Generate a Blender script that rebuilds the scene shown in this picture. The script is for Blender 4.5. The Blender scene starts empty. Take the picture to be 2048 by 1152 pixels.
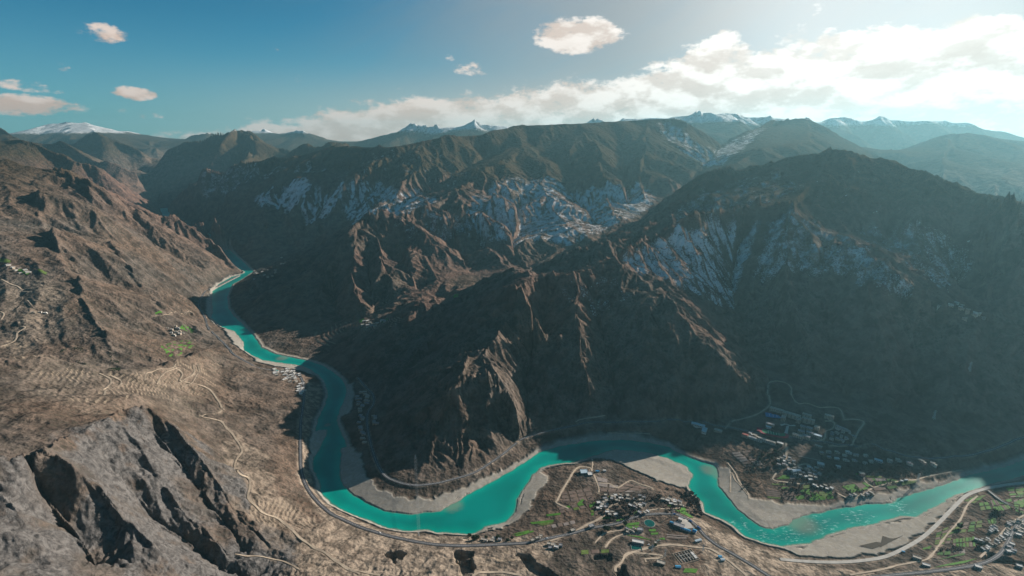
import bpy, math, random
import numpy as np
from concurrent.futures import ThreadPoolExecutor
rad = math.radians
sc = bpy.context.scene

# ------------------------------------------------------------------ camera, light, sky
CAMZ = 1000.0
PITCH = math.atan(296.0 / 1024.0)          # camera looks this far below the horizon
FPX = 1024.0                                # focal length in photo pixels (2048 wide)
cam_d = bpy.data.cameras.new('camera')
cam = bpy.data.objects.new('camera', cam_d)
sc.collection.objects.link(cam)
cam_d.sensor_width = 36.0
cam_d.lens = 18.0
cam_d.clip_start = 1.0
cam_d.clip_end = 300000.0
cam.location = (0, 0, CAMZ)
cam.rotation_euler = (math.pi / 2 - PITCH, 0, 0)
sc.camera = cam

SUN_AZ, SUN_EL = rad(57.0), rad(20.5)       # azimuth to the right of straight ahead
sun_d = bpy.data.lights.new('sun', 'SUN')
sun_d.energy = 5.0
sun_d.angle = rad(0.5)
sun_d.color = (1.0, 0.90, 0.79)
sun = bpy.data.objects.new('sun', sun_d)
sc.collection.objects.link(sun)
sun.rotation_euler = (math.pi / 2 - SUN_EL, 0, -SUN_AZ + math.pi)
# a lamp shines along its own -Z; aim it from the sun towards the scene
from mathutils import Vector
sdir = Vector((math.sin(SUN_AZ) * math.cos(SUN_EL), math.cos(SUN_AZ) * math.cos(SUN_EL), math.sin(SUN_EL)))
sun.rotation_euler = sdir.to_track_quat('Z', 'Y').to_euler()

sc.view_settings.view_transform = 'Standard'
sc.view_settings.look = 'None'
sc.view_settings.exposure = 1.05
sc.view_settings.gamma = 1.0
sc.cycles.use_denoising = True
sc.cycles.max_bounces = 5
sc.cycles.diffuse_bounces = 2
sc.cycles.glossy_bounces = 2
sc.cycles.volume_bounces = 0
sc.cycles.transparent_max_bounces = 6

def node_kit(nt):
    N, L = nt.nodes, nt.links
    def put(sock, v):
        if hasattr(v, 'is_output') or hasattr(v, 'links'):
            L.new(v, sock)
        elif v is not None:
            if isinstance(v, (tuple, list)) and sock.type == 'RGBA' and len(v) == 3: v = (*v, 1)
            sock.default_value = v
    def math_(op, a, b=None, c=None, clamp=False):
        n = N.new('ShaderNodeMath'); n.operation = op; n.use_clamp = clamp
        for s, v in zip(n.inputs, (a, b, c)): put(s, v) if v is not None else None
        return n.outputs[0]
    def mix(f, a, b, kind='MIX'):
        n = N.new('ShaderNodeMix'); n.data_type = 'RGBA'; n.blend_type = kind
        put(n.inputs[0], f); put(n.inputs[6], a); put(n.inputs[7], b)
        return n.outputs[2]
    def noise(vec, scale, detail=4, rough=.55, dist=0.0, dim='3D'):
        n = N.new('ShaderNodeTexNoise'); n.noise_dimensions = dim
        if vec is not None: L.new(vec, n.inputs['Vector'])
        n.inputs['Scale'].default_value = scale; n.inputs['Detail'].default_value = detail
        n.inputs['Roughness'].default_value = rough; n.inputs['Distortion'].default_value = dist
        return n.outputs[0]
    def ramp(v, stops):
        n = N.new('ShaderNodeValToRGB'); L.new(v, n.inputs[0]); e = n.color_ramp.elements
        while len(e) < len(stops): e.new(.5)
        for q, (p, c) in zip(e, stops):
            q.position = p; q.color = (c, c, c, 1) if isinstance(c, (int, float)) else (*c, 1)
        return n.outputs[0]
    def smooth(v, lo, hi, a=0.0, b=1.0):
        n = N.new('ShaderNodeMapRange'); n.interpolation_type = 'SMOOTHSTEP'
        put(n.inputs[0], v); n.inputs[1].default_value = lo; n.inputs[2].default_value = hi
        n.inputs[3].default_value = a; n.inputs[4].default_value = b
        return n.outputs[0]
    return N, L, math_, mix, noise, ramp, smooth

def sky_dir(px, py):
    b = (576.0 - py) / FPX
    v = Vector(((px - 1024.0) / FPX, math.cos(PITCH) + b * math.sin(PITCH), -math.sin(PITCH) + b * math.cos(PITCH))).normalized()
    return v
def azel(px, py):
    v = sky_dir(px, py)
    return math.atan2(v.x, v.y), math.asin(v.z)

def build_world():
    w = bpy.data.worlds.new('World'); sc.world = w; w.use_nodes = True
    nt = w.node_tree; nt.nodes.clear()
    N, L, math_, mix, noise, ramp, smooth = node_kit(nt)
    tc = N.new('ShaderNodeTexCoord')
    sky = N.new('ShaderNodeTexSky'); sky.sky_type = 'NISHITA'; sky.sun_disc = False
    sky.sun_elevation = SUN_EL; sky.sun_rotation = SUN_AZ
    sky.altitude = 2500; sky.air_density = 1.0; sky.dust_density = 1.2; sky.ozone_density = 2.0
    sky_c = mix(1.0, sky.outputs[0], (0.16, 0.71, 0.78), 'MULTIPLY')
    sep = N.new('ShaderNodeSeparateXYZ'); L.new(tc.outputs['Generated'], sep.inputs[0])
    az = math_('ARCTAN2', sep.outputs[0], sep.outputs[1]); el = math_('ARCSINE', sep.outputs[2])
    # glow round the place where the sun hides behind the clouds
    g = sky_dir(1760, 10)
    dt = N.new('ShaderNodeVectorMath'); dt.operation = 'DOT_PRODUCT'; L.new(tc.outputs['Generated'], dt.inputs[0]); dt.inputs[1].default_value = g
    ang = math_('ARCCOSINE', dt.outputs['Value'])
    glow = math_('POWER', smooth(ang, rad(58), rad(3)), 1.3)
    glow2 = smooth(ang, rad(25), rad(3))
    def comb(u, v, k=0.0):
        c = N.new('ShaderNodeCombineXYZ'); L.new(u, c.inputs[0]); L.new(v, c.inputs[1]); c.inputs[2].default_value = k
        return c.outputs[0]
    # cover of the cloud bank: top edge of the bank as a function of azimuth
    tops = [(0, 262), (300, 250), (420, 236), (700, 200), (860, 185), (1000, 160), (1200, 138), (1350, 112), (1480, 88), (1620, 60), (1780, 66), (1900, 60), (2048, 40)]
    pos = [azel(p[0], 250)[0] / rad(100) + .5 for p in tops]
    stops = [(q, azel(p[0], p[1])[1] / rad(40)) for q, p in zip(pos, tops)]
    azn = math_('ADD', math_('DIVIDE', az, rad(100)), .5)
    top = math_('MULTIPLY', ramp(azn, stops), rad(40))
    blobs = [(190,65,48,15,1.0),(228,70,20,12,.9),(120,135,17,10,.85),(65,212,82,15,1.25),(30,168,34,8,.8),(72,173,24,10,.85),(270,188,38,11,1.1),(122,184,15,5,.7),(250,220,16,7,.75),(300,231,28,7,.85),(85,240,14,5,.7),
             (598,158,18,11,.8),(570,151,10,5,.6),(557,103,15,7,.65),(390,90,16,6,.55),(950,138,50,15,1.0),(900,115,13,7,.8),(1155,72,96,30,1.5),(1415,60,15,9,.8),(1450,78,30,18,1.2),(1640,20,22,16,.8),(800,177,10,5,.7),
             (735,205,45,10,.7),(1290,128,50,12,.9),(1960,80,80,32,1.3),(1600,70,40,20,.9),(210,236,18,5,.6),(1420,130,90,40,1.2),(1700,125,150,50,1.3),(1540,150,110,38,1.1),(1860,160,80,40,1.0),(1350,185,110,26,.8),(2000,110,70,40,1.1),(1750,215,300,18,.8)]
    banks = [(1480,140,130,40,.05),(1720,125,170,55,.07),(1330,165,120,30,.06),(1780,205,330,40,.09),(1980,110,60,45,.10),(820,220,230,28,.07),(1100,185,200,30,.05)]
    def density(dv):
        v = math_('ADD', el, dv)
        vec = comb(math_('MULTIPLY', az, 1.0), math_('MULTIPLY', v, 1.9))
        nl = math_('ADD', math_('MULTIPLY', noise(vec, 14.0, 5, .58), .62), math_('MULTIPLY', noise(vec, 5.5, 2, .5), .38))
        n1 = math_('ADD', math_('MULTIPLY', nl, .70), math_('MULTIPLY', noise(vec, 52.0, 7, .66), .30))
        n1 = math_('ADD', math_('MULTIPLY', math_('SUBTRACT', n1, .5), 1.4), .5)
        n2 = noise(vec, 4.0, 3, .5)
        cover = math_('MULTIPLY', smooth(math_('SUBTRACT', top, v), rad(-1.5), rad(3.2)), .46)
        cover = math_('MULTIPLY', cover, math_('ADD', .55, math_('MULTIPLY', n2, .9)))
        for (px, py, sx, sy, k) in blobs:
            a0, e0 = azel(px, py)
            sxr, syr = sx / 1024.0 * .72, sy / 1024.0 * .85
            du = math_('MULTIPLY', math_('SUBTRACT', az, a0), 1 / sxr); dw = math_('MULTIPLY', math_('SUBTRACT', v, e0), 1 / syr)
            q = math_('ADD', math_('MULTIPLY', du, du), math_('MULTIPLY', dw, dw))
            q = smooth(q, 3.2, 0.0, 0.0, .34 * k)
            cover = math_('MAXIMUM', cover, q)
        for (px, py, sx, sy, k) in banks:
            a0, e0 = azel(px, py)
            du = math_('MULTIPLY', math_('SUBTRACT', az, a0), 1100 / sx); dw = math_('MULTIPLY', math_('SUBTRACT', v, e0), 1000 / sy)
            q = math_('ADD', math_('MULTIPLY', du, du), math_('MULTIPLY', dw, dw))
            cover = math_('ADD', cover, smooth(q, 2.2, 0.0, 0.0, k))
        return math_('SUBTRACT', math_('ADD', n1, cover), .77), nl
    d0, na = density(0.0); d1, nb = density(rad(1.0)); d2, nc = density(rad(1.6))
    mask = smooth(d0, 0.0, .15)
    relief = smooth(math_('SUBTRACT', nb, na), -.06, .07)                # billows: the side away from the sun is darker
    deep = smooth(d2, .05, .45)
    shade = math_('ADD', math_('MULTIPLY', relief, .70), math_('MULTIPLY', deep, .30))
    lit = mix(glow, (8.0, 6.6, 5.8), (11.8, 11.2, 10.6))
    dark = mix(glow, (5.6, 3.9, 3.0), (6.4, 5.2, 4.5))
    cloud = mix(math_('MULTIPLY', shade, math_('SUBTRACT', 1.0, math_('MULTIPLY', glow2, .20))), lit, dark)
    # thin veil
    vn = noise(comb(math_('MULTIPLY', az, .8), math_('MULTIPLY', math_('ADD', el, math_('MULTIPLY', az, -.35)), 2.2), 3.0), 3.2, 6, .6, .6)
    seen = math_('MULTIPLY', math_('MULTIPLY', smooth(el, rad(42), rad(26)), smooth(az, rad(85), rad(60))), smooth(el, rad(-3), rad(-1)))
    veil = math_('MULTIPLY', math_('MULTIPLY', smooth(az, rad(-32), rad(14)), smooth(vn, .25, .62)), seen)
    veil_c = mix(glow, (1.7, 2.3, 2.7), (4.6, 4.5, 4.4))
    base = mix(math_('MULTIPLY', veil, .72), sky_c, veil_c)
    base = mix(math_('MULTIPLY', math_('MULTIPLY', glow, .8), seen), base, mix(glow2, (4.2, 4.1, 4.0), (8.6, 8.3, 8.0)))
    # warm low band along the horizon
    band = math_('MULTIPLY', smooth(el, rad(8), rad(-.5)), smooth(az, rad(-46), rad(0)))
    base = mix(math_('MULTIPLY', band, .85), base, (7.0, 4.8, 3.6))
    base = mix(math_('MULTIPLY', math_('MULTIPLY', smooth(el, rad(12), rad(0)), math_('SUBTRACT', 1.0, smooth(az, rad(-20), rad(15)))), .40), base, (2.3, 4.1, 4.6))
    out_c = mix(mask, base, cloud)
    out_c = mix(glow2, out_c, mix(1.0, out_c, (1.04, 1.04, 1.04), 'MULTIPLY'))
    bg = N.new('ShaderNodeBackground'); L.new(out_c, bg.inputs[0]); bg.inputs[1].default_value = 0.050
    o = N.new('ShaderNodeOutputWorld'); L.new(bg.outputs[0], o.inputs[0])
build_world()


# ------------------------------------------------------------------ helpers
def slope_at(py):
    b = (576.0 - py) / FPX
    return (-math.sin(PITCH) + b * math.cos(PITCH)) / (math.cos(PITCH) + b * math.sin(PITCH))
def P(px, py, v):
    """photo pixel + height (v >= 0, metres over the river) or + distance ahead (v < 0, metres)"""
    if py is None: return ((px - 1024.0) / FPX / 1.04 * v[0], v[0], v[1])       # hidden valley floors: column, distance ahead, height
    b = (576.0 - py) / FPX
    Y = math.cos(PITCH) + b * math.sin(PITCH)
    s = slope_at(py)
    D = -v if v < 0 else (v - CAMZ) / s
    return ((px - 1024.0) / FPX / Y * D, D, CAMZ + s * D)

# ------------------------------------------------------------------ terrain control lines (ridges, spurs, gullies, valley floors)
LINES = [
 # --- central spur
 [(650,712,15),(721,669,-2380),(801,628,-2340),(836,610,-2370),(888,602,-2436),(923,602,-2390),(961,598,-2290),(999,584,-2130)],
 [(999,584,-2130),(1000,640,-1980),(996,678,-1850),(982,690,-1820),(957,716,-1740),(935,728,-1700),(930,756,-1600),(916,770,-1575),(899,784,-1545),(892,812,-1530),(885,836,-1510),(881,850,-1500),(870,890,-1430),(856,925,40)],
 [(999,584,-2130),(1034,577,-2080),(1060,610,-1980),(1075,650,-1900)],
 [(957,716,-1740),(1000,765,-1600),(1025,805,-1550),(1040,835,-1530)],
 [(975,742,240),(1000,800,130),(1020,862,45)],
 [(1034,577,-2080),(1060,560,-2180),(1090,551,-2270)],
 [(945,640,-2150),(905,700,-1900),(860,760,-1720),(800,830,70),(770,880,35)],
 [(880,650,-2250),(820,720,-2000),(775,780,60),(748,830,35)],
 [(865,700,-2080),(810,760,75),(770,830,38)],
 # --- main crest behind it
 [(890,612,-2700),(930,582,-2560),(992,555,-2400),(1030,544,-2350),(1065,548,-2280),(1114,553,-2230),(1142,552,-2220),(1190,536,-2300),(1225,520,-2360),(1260,500,-2430),(1300,476,-2560),(1323,475,-2580),(1376,444,-2700),(1453,421,-2780),(1514,410,-2850),(1590,406,-2800),(1640,350,-3200),(1663,297,-3500)],
 [(1079,542,-2750),(1155,502,-2800),(1225,492,-2850),(1280,467,-2950),(1300,452,-3000),(1376,425,-3100),(1453,395,-3250),(1550,360,-3350),(1640,318,-3480)],
 [(1100,578,-2500),(1190,565,-2560),(1280,525,-2700),(1350,480,-2850),(1420,440,-3000)],
 # foot of the face and the gullies / spurs on it
 [(1020,885,20),(1060,860,38),(1130,845,45),(1200,838,45),(1300,838,45),(1400,845,45),(1470,830,55),(1520,800,70),(1540,765,90),(1600,785,95),(1680,812,85),(1710,850,70),(1740,890,55),(1800,905,45),(1900,905,40),(2000,893,36),(2048,878,34),(2300,840,34),(2700,800,34)],
 [(1044,870,35),(1050,850,50),(1052,790,75),(1060,728,135),(1085,655,215),(1098,610,290),(1112,575,372)],
 [(1225,520,-2360),(1270,530,-2380),(1310,560,-2270),(1350,610,-2040),(1380,660,-1920),(1420,700,-1790),(1464,739,-1710),(1510,775,-1720),(1530,785,80)],
 [(1480,480,-2800),(1465,560,-2550),(1470,620,-2330),(1500,700,-2080),(1540,765,90)],
 [(1150,600,-2080),(1160,700,-1850),(1180,790,-1680)],
 [(1190,600,-2180),(1210,700,-1940),(1230,800,-1700)],
 [(1270,600,-2130),(1300,700,-1860),(1320,790,-1680)],
 # --- mountain above the town
 [(1663,297,-3500),(1625,311,-3550),(1567,322,-3600),(1514,334,-3650),(1453,353,-3700),(1400,375,-3650),(1350,400,-3550),(1300,440,-3450)],
 [(1663,297,-3500),(1701,303,-3400),(1732,315,-3300),(1758,318,-3250),(1789,334,-3150),(1835,349,-3050),(1873,364,-2950),(1930,383,-2800),(1987,395,-2620),(2048,402,-2400),(2200,432,-2290),(2450,500,-2200),(2800,560,-2200)],
 [(1590,406,-2800),(1617,448,-2700),(1667,467,-2580),(1762,525,-2210),(1823,578,-2040),(1911,616,-1950),(1968,635,-1930),(2048,690,-1780),(2150,760,-1650),(2250,830,40)],
 [(1617,448,-2700),(1663,462,-2640),(1732,490,-2500),(1816,521,-2380),(1896,582,-2170),(1949,612,-2080),(2000,640,-2000)],
 [(1760,470,-2800),(1816,505,-2500),(1880,570,-2400),(1970,620,-2200),(2048,680,-2100),(2200,770,50)],
 [(2007,440,-2560),(1934,521,-2480),(1900,567,-2400)],
 [(2048,490,-2500),(1972,593,-2250)],
 [(1991,403,-2640),(2007,440,-2560),(2048,430,-2600)],
 [(1960,500,-2560),(1985,540,-2440),(1990,570,-2380)],
 [(1590,406,-2800),(1560,500,-2450),(1580,600,-2130),(1610,700,-1940),(1640,770,-1810)],
 [(1640,520,-2400),(1650,620,-2120),(1670,720,-1920),(1690,800,-1780)],
 [(1720,530,-2250),(1740,620,-2000),(1770,720,-1820),(1790,820,-1660)],
 [(1800,600,-2080),(1820,680,-1930),(1840,780,-1780),(1850,880,60)],
 [(1850,620,-2040),(1880,680,-1900),(1900,770,-1720),(1930,850,-1580)],
 [(1530,560,-2450),(1545,640,-2180),(1570,720,-1990),(1600,785,95)],
 # --- valley between central spur and the massif, down to the river
 [(1441,292,-7000),(1400,340,-5500),(1340,400,-4500),(1300,430,-4000),(1250,470,-3600),(1180,510,-3300),(1100,545,-3050),(1040,562,-2900),(1000,575,-2750),(950,590,-2650),(900,600,-2600),(850,617,-2520),(780,635,-2500),(740,650,-2450),(700,675,-2400),(660,702,12),(632,718,0)],
 # --- P1 ridge
 [(1103,249,-7000),(1069,287,-6500),(1034,304,-6000),(965,346,-5000),(902,394,-4300),(836,426,-3900),(808,439,-3750),(753,437,-3600),(739,433,-3550),(715,453,-3450),(690,480,-3350),(669,512,-3250),(659,540,-3150),(640,560,-3100),(600,568,-3080),(573,570,-3080),(540,590,-3000),(520,620,-2850),(512,655,8)],
 [(659,540,-3150),(640,600,-2850),(640,655,-2600),(632,690,20)],
 [(753,437,-3600),(760,520,-3150),(785,585,-2800),(805,618,-2600)],
 [(808,439,-3750),(850,510,-3300),(880,570,-2850)],
 [(715,453,-3450),(700,540,-3050),(720,610,-2650)],
 [(735,520,-3250),(745,600,-2800),(750,640,-2520)],
 [(660,570,-3120),(675,620,-2800),(690,660,-2480)],
 [(800,500,-3380),(830,570,-2900),(850,610,-2600)],
 # --- P2 spurs
 [(905,440,-4000),(905,457,-3900),(912,488,-3600),(930,530,-3250),(950,568,-2850)],
 [(1034,304,-6000),(1000,360,-5000),(990,400,-4400),(955,440,-3850),(975,490,-3500),(1010,530,-3150),(1040,548,-3000)],
 [(1040,400,-4700),(1034,450,-4050),(1023,495,-3600),(1051,533,-3250),(1090,547,-3080)],
 [(1069,287,-6500),(1080,330,-5600),(1086,387,-4700),(1114,429,-4100),(1155,464,-3700),(1190,488,-3450),(1215,495,-3400)],
 [(1156,247,-7000),(1200,300,-5800),(1210,380,-4700),(1230,440,-3900)],
 [(1140,320,-5900),(1150,360,-5100),(1160,400,-4700),(1190,450,-3950)],
 [(1300,238,-7200),(1290,300,-6000),(1280,360,-5000),(1290,400,-4450)],
 [(1245,300,-6400),(1245,360,-5300),(1255,410,-4450)],
 # --- skyline of the massif
 [(345,402,-7600),(400,355,-6700),(450,335,-6600),(490,325,-6500),(560,315,-6500),(600,311,-6500),(635,299,-6500),(669,292,-6400),(715,294,-6200),(787,295,-5800),(843,283,-6000),(895,273,-6200),(971,269,-6500),(1010,256,-6800),(1051,250,-7000),(1103,249,-7000),(1156,247,-7000),(1190,245,-7100),(1242,242,-7200),(1300,238,-7200),(1350,236,-7200),(1372,242,-7000),(1400,262,-6900),(1441,292,-7000)],
 [(361,433,-6600),(451,387,-6000),(486,377,-5900),(531,367,-5800),(590,353,-5700),(618,367,-5500),(700,368,-5300),(753,363,-5200),(800,330,-5400),(843,283,-6000)],
 [(590,353,-5700),(597,412,-5200),(635,443,-4900),(649,478,-4600)],
 [(753,363,-5200),(740,400,-4900),(730,440,-4650)],
 [(531,367,-5800),(520,420,-5300),(540,470,-4800),(545,500,-4500)],
 [(560,380,-5700),(565,430,-5200),(590,480,-4700),(597,500,-4400)],
 [(660,385,-5250),(680,430,-4900),(690,460,-4550)],
 [(486,377,-5900),(470,420,-5600),(470,460,-5200),(478,490,-4800)],
 [(440,420,-6000),(440,450,-5600),(455,480,-5150)],
 [(507,543,0),(530,530,20),(560,518,60),(600,505,90),(650,485,-4350),(700,460,-4400),(763,429,-4500),(843,394,-4900),(933,339,-5600),(975,310,-6300)],
 [(640,335,-6000),(690,335,-5900),(740,330,-5700)],
 [(843,283,-6000),(870,330,-5500),(880,370,-5150)],
 # --- ridges at the right, further back
 [(1441,292,-7000),(1480,268,-7400),(1548,242,-8000),(1583,240,-8000),(1617,244,-8000),(1644,257,-7800),(1682,276,-7500),(1720,292,-7200),(1760,310,-6800),(1800,340,-6300)],
 [(1617,246,-7900),(1625,282,-6300),(1560,290,-5900),(1514,299,-5600),(1472,330,-5200),(1426,357,-4900),(1375,388,-4600)],
 [(1441,292,-7000),(1460,290,-7900),(1441,284,-9000)],
 [(1250,240,-12500),(1300,236,-12000),(1340,237,-11500),(1372,232,-11200),(1383,229,-11000),(1392,224,-11000),(1404,227,-11000),(1420,224,-11000),(1433,229,-11000),(1445,226,-11000),(1480,227,-11000),(1490,235,-11000),(1520,234,-11000),(1550,237,-11000),(1600,250,-11000)],
 [(1383,229,-11000),(1400,262,-9800)],[(1480,227,-11000),(1470,262,-9600)],
 [(1160,250,-12000),(1175,246,-12000),(1190,240,-12000),(1205,244,-12000),(1230,250,-12000)],
 [(1600,250,-13000),(1640,243,-13000),(1665,237,-13000),(1680,236,-13000),(1720,243,-13000),(1780,238,-13000),(1850,247,-13000),(1890,239,-13000),(1910,243,-13000),(1925,252,-13000),(1960,253,-13000),(2000,262,-13000),(2048,275,-13000),(2200,290,-13000),(2600,280,-13000)],
 [(1780,318,-8500),(1835,284,-8500),(1865,276,-8500),(1911,267,-8500),(1968,272,-8500),(2048,282,-8500),(2200,300,-8500),(2600,320,-8000)],
 [(1911,267,-8500),(1890,320,-6800),(1880,370,-5600)],
 [(2048,282,-8500),(2020,330,-6700),(1990,385,-5300)],
 [(1760,335,-6500),(1810,365,-5600),(1880,400,-5000),(1970,430,-4800),(2048,445,-4700),(2300,480,-4300)],
 # --- far ranges at the left
 [(635,300,-8000),(677,288,-8000),(700,288,-8300),(653,287,-8000),(618,294,-8000),(580,315,-7800)],
 [(660,292,-13000),(683,287,-13000),(715,284,-13000),(767,272,-13000),(801,265,-13000),(822,253,-13000),(836,249,-13000),(857,254,-13000),(867,251,-13000),(878,256,-13000),(912,254,-13000),(933,244,-13000),(951,238,-13000),(968,246,-13000),(992,251,-13000),(1030,254,-13000),(1080,258,-13000)],
 [(500,268,-18000),(507,264,-18000),(521,262,-18000),(562,268,-17000),(590,262,-16000),(611,269,-16000),(653,282,-16000),(720,286,-20000)],
 [(340,284,-17000),(361,280,-16000),(382,273,-16000),(417,267,-16000),(434,271,-16000),(470,276,-16000)],
 [(278,344,-10500),(302,332,-10200),(330,315,-10000),(375,290,-10000),(417,280,-10000),(451,266,-10000),(476,260,-10000),(503,269,-10000),(538,294,-10000),(580,315,-9500)],
 [(476,260,-10000),(440,300,-9300),(420,340,-9000),(400,375,-8500),(385,400,-8000)],
 [(375,290,-10000),(360,330,-9500),(350,370,-9000),(345,395,-8400)],
 [(503,275,-9800),(500,310,-8800),(470,330,-8200)],
 [(-60,270,-18000),(0,275,-18000),(33,266,-18000),(70,260,-18000),(90,252,-18000),(104,248,-18000),(125,246,-18000),(139,244,-18000),(158,246,-18000),(174,245,-18000),(186,250,-18000),(198,257,-18000),(233,264,-18000),(250,262,-18000),(285,270,-18000),(330,276,-18000)],
 [(139,244,-18000),(130,275,-14500)],[(174,245,-18000),(200,275,-14500)],
 [(-300,235,-9500),(-100,245,-9300),(0,250,-9000),(21,266,-9000),(42,278,-8800),(60,300,-8500)],
 [(130,296,-11500),(150,282,-11200),(184,265,-11000),(208,275,-11000),(243,290,-11000),(288,314,-11000),(305,335,-11000)],
 [(250,295,-14000),(330,300,-14000),(300,290,-15500)],
 [(-300,270,-6200),(-100,275,-6200),(0,281,-6000),(42,278,-6000),(69,288,-6000),(104,308,-6000),(139,321,-6000),(174,339,-6000),(240,370,-6200),(290,402,-6600),(312,425,-6700)],
 [(76,288,-8500),(115,286,-8500),(132,294,-8500),(174,308,-8500),(208,321,-8500),(243,335,-8500),(278,353,-8500),(272,372,-8300),(300,400,-8100)],
 [(285,372,-9600),(300,396,-8900),(316,410,0)],
 # --- knob in the bend
 [(372,462,-5000),(385,455,-4900),(405,445,-4900),(427,437,-4850),(440,448,-4800),(462,468,-4750),(470,485,-4700)],
 # --- left mountain
 [(-500,290,-4200),(-150,300,-3900),(0,321,-3800),(24,322,-3800),(52,331,-3800),(135,344,-3800),(174,363,-3850),(222,391,-3900),(243,401,-3950),(295,422,-4000),(326,438,-4050),(347,437,-4100),(382,457,-4150),(417,478,-4100),(451,512,-4000),(476,537,-3920),(487,543,3)],
 [(243,401,-3950),(300,480,-3600),(350,540,-3250),(388,592,40)],
 [(174,363,-3850),(200,450,-3200),(250,530,-2800),(310,600,-2500),(345,640,-2420),(380,670,70)],
 [(52,331,-3800),(80,430,-3000),(130,520,-2500),(170,600,-2200),(215,680,-1950),(240,730,-1850)],
 # knolls, plateau edge and side valley
 [(500,705,5),(455,690,35),(430,690,45),(370,702,80),(330,745,110),(278,760,-1750),(208,765,-1720),(100,740,-1700),(0,740,-1650),(-200,740,-1650)],
 [(445,712,90),(430,705,125),(410,700,150),(380,714,190),(347,726,230),(278,746,270),(208,746,300),(150,735,330),(97,712,370),(0,722,400),(-150,740,430),(-400,760,460)],
 [(430,705,125),(440,760,110),(470,820,85),(520,870,60)],
 [(347,728,228),(360,780,190),(390,830,150),(430,880,120),(470,950,95)],
 [(280,798,285),(200,800,322),(100,850,380),(0,830,402),(-200,830,400)],
 [(320,800,225),(360,840,180)],
 # near rocky crest and its ribs
 [(310,826,300),(299,815,330),(275,821,332),(238,827,345),(189,852,360),(153,879,370),(85,907,400),(30,922,420),(-60,930,440),(-250,950,460)],
 [(208,901,325),(232,953,275),(275,999,225),(306,1044,185),(330,1063,166),(367,1084,138),(440,1142,88),(520,1180,66)],
 [(238,827,345),(270,880,304),(300,930,264),(340,990,214),(390,1050,162),(450,1110,116)],
 [(85,907,400),(147,937,368),(200,980,316),(250,1040,270),(300,1090,229),(360,1152,178)],
 [(60,960,345),(120,1040,292),(170,1100,250),(200,1152,220)],
 [(0,980,385),(60,1060,338),(120,1130,295),(150,1190,270)],
 [(299,815,330),(350,860,272),(400,920,215),(440,970,170),(480,1040,125),(540,1090,92)],
 [(310,870,268),(360,930,212),(410,1000,160),(470,1080,108)],
 # slope down to the riverside road and the lower right bench
 [(476,547,16),(417,577,22),(399,601,26),(398,615,28),(410,635,28),(417,656,28),(441,681,30),(458,698,30),(469,710,30),(514,736,28),(542,741,28),(590,747,28),(606,764,28),(608,795,28),(602,840,28),(601,861,28),(601,907,28),(603,943,28),(612,971,28),(630,998,28),(661,1026,28),(698,1044,28),(731,1058,28),(783,1073,28),(829,1084,28),(869,1090,28),(905,1092,28),(951,1092,28),(997,1089,28),(1052,1086,28),(1089,1078,28),(1135,1069,28),(1180,1057,28),(1232,1048,30),(1265,1037,30),(1294,1030,30),(1348,1029,30),(1383,1044,30),(1400,1061,30),(1435,1091,28),(1500,1128,28),(1560,1160,26)],
 [(480,1100,96),(560,1120,84),(700,1140,66),(850,1152,56),(1000,1152,50),(1200,1152,48),(1400,1152,40),(1600,1152,24),(1800,1152,28),(2048,1152,32),(2300,1152,34)],
 [(-300,1300,420),(0,1300,330),(300,1300,220),(600,1300,120),(900,1300,80),(1200,1300,66),(1600,1300,50),(2300,1300,60)],
 [(1100,1000,22),(1200,990,24),(1300,980,20)],[(1150,945,14),(1190,960,20),(1250,985,22)],
 # central spur road bench
 [(700,735,14),(729,770,22),(745,788,24),(747,807,24),(737,822,24),(734,840,24),(737,867,24),(747,907,24),(765,944,24),(795,962,24),(832,969,24),(869,966,24),(905,957,24),(945,945,24),(976,927,24),(1006,907,24),(1028,889,24),(1052,876,26),(1089,869,30),(1150,858,34),(1193,853,36),(1300,852,38),(1373,852,38),(1420,856,38),(1453,863,38),(1504,874,40),(1556,883,40),(1629,892,40),(1683,898,38),(1738,905,36),(1793,918,34),(1848,923,32),(1921,916,30),(1976,905,30),(2012,892,30),(2048,879,30),(2300,830,30)],
 [(1560,845,60),(1620,850,58),(1680,865,54)],
 [(1480,915,24),(1560,930,26),(1650,945,24),(1750,955,20),(1830,962,16)],
 [(1500,965,12),(1560,985,12),(1650,990,14),(1700,990,13),(1760,975,12)],
 # right bank road
 [(1600,1122,14),(1700,1125,14),(1765,1115,13),(1810,1096,13),(1847,1073,12),(1878,1045,12),(1904,1018,12),(1928,994,12),(1944,985,12),(1975,976,13),(2009,970,14),(2048,966,14),(2300,930,14)],
 [(1792,1150,28),(1870,1142,28),(1936,1133,28),(1975,1123,28),(2001,1107,28),(2015,1086,28),(2028,1060,28),(2048,1039,26),(2150,1000,24)],
 # hidden valley floors between the far ranges
 [(-100,None,(7300,430)),(60,None,(7300,400)),(160,None,(7400,330)),(240,None,(7600,230)),(290,None,(7800,110))],
 [(-100,None,(10100,480)),(0,None,(10000,450)),(100,None,(9800,400)),(200,None,(9700,350)),(260,None,(9600,250))],
 [(-100,None,(14000,560)),(100,None,(14000,500)),(230,None,(13500,450)),(300,None,(12800,380))],
 [(330,None,(12800,380)),(420,None,(12800,420)),(520,None,(12500,420)),(600,None,(11000,380)),(680,None,(10200,330))],
 [(540,None,(8700,330)),(640,None,(8900,400)),(700,None,(9500,400))],
 [(700,None,(10200,380)),(800,None,(10200,420)),(950,None,(10000,450)),(1050,None,(9600,480)),(1150,None,(9300,520)),(1250,None,(9200,560)),(1350,None,(9200,620))],
 [(600,None,(7250,330)),(680,None,(7300,380)),(760,None,(7100,480)),(850,None,(7300,500))],
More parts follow.
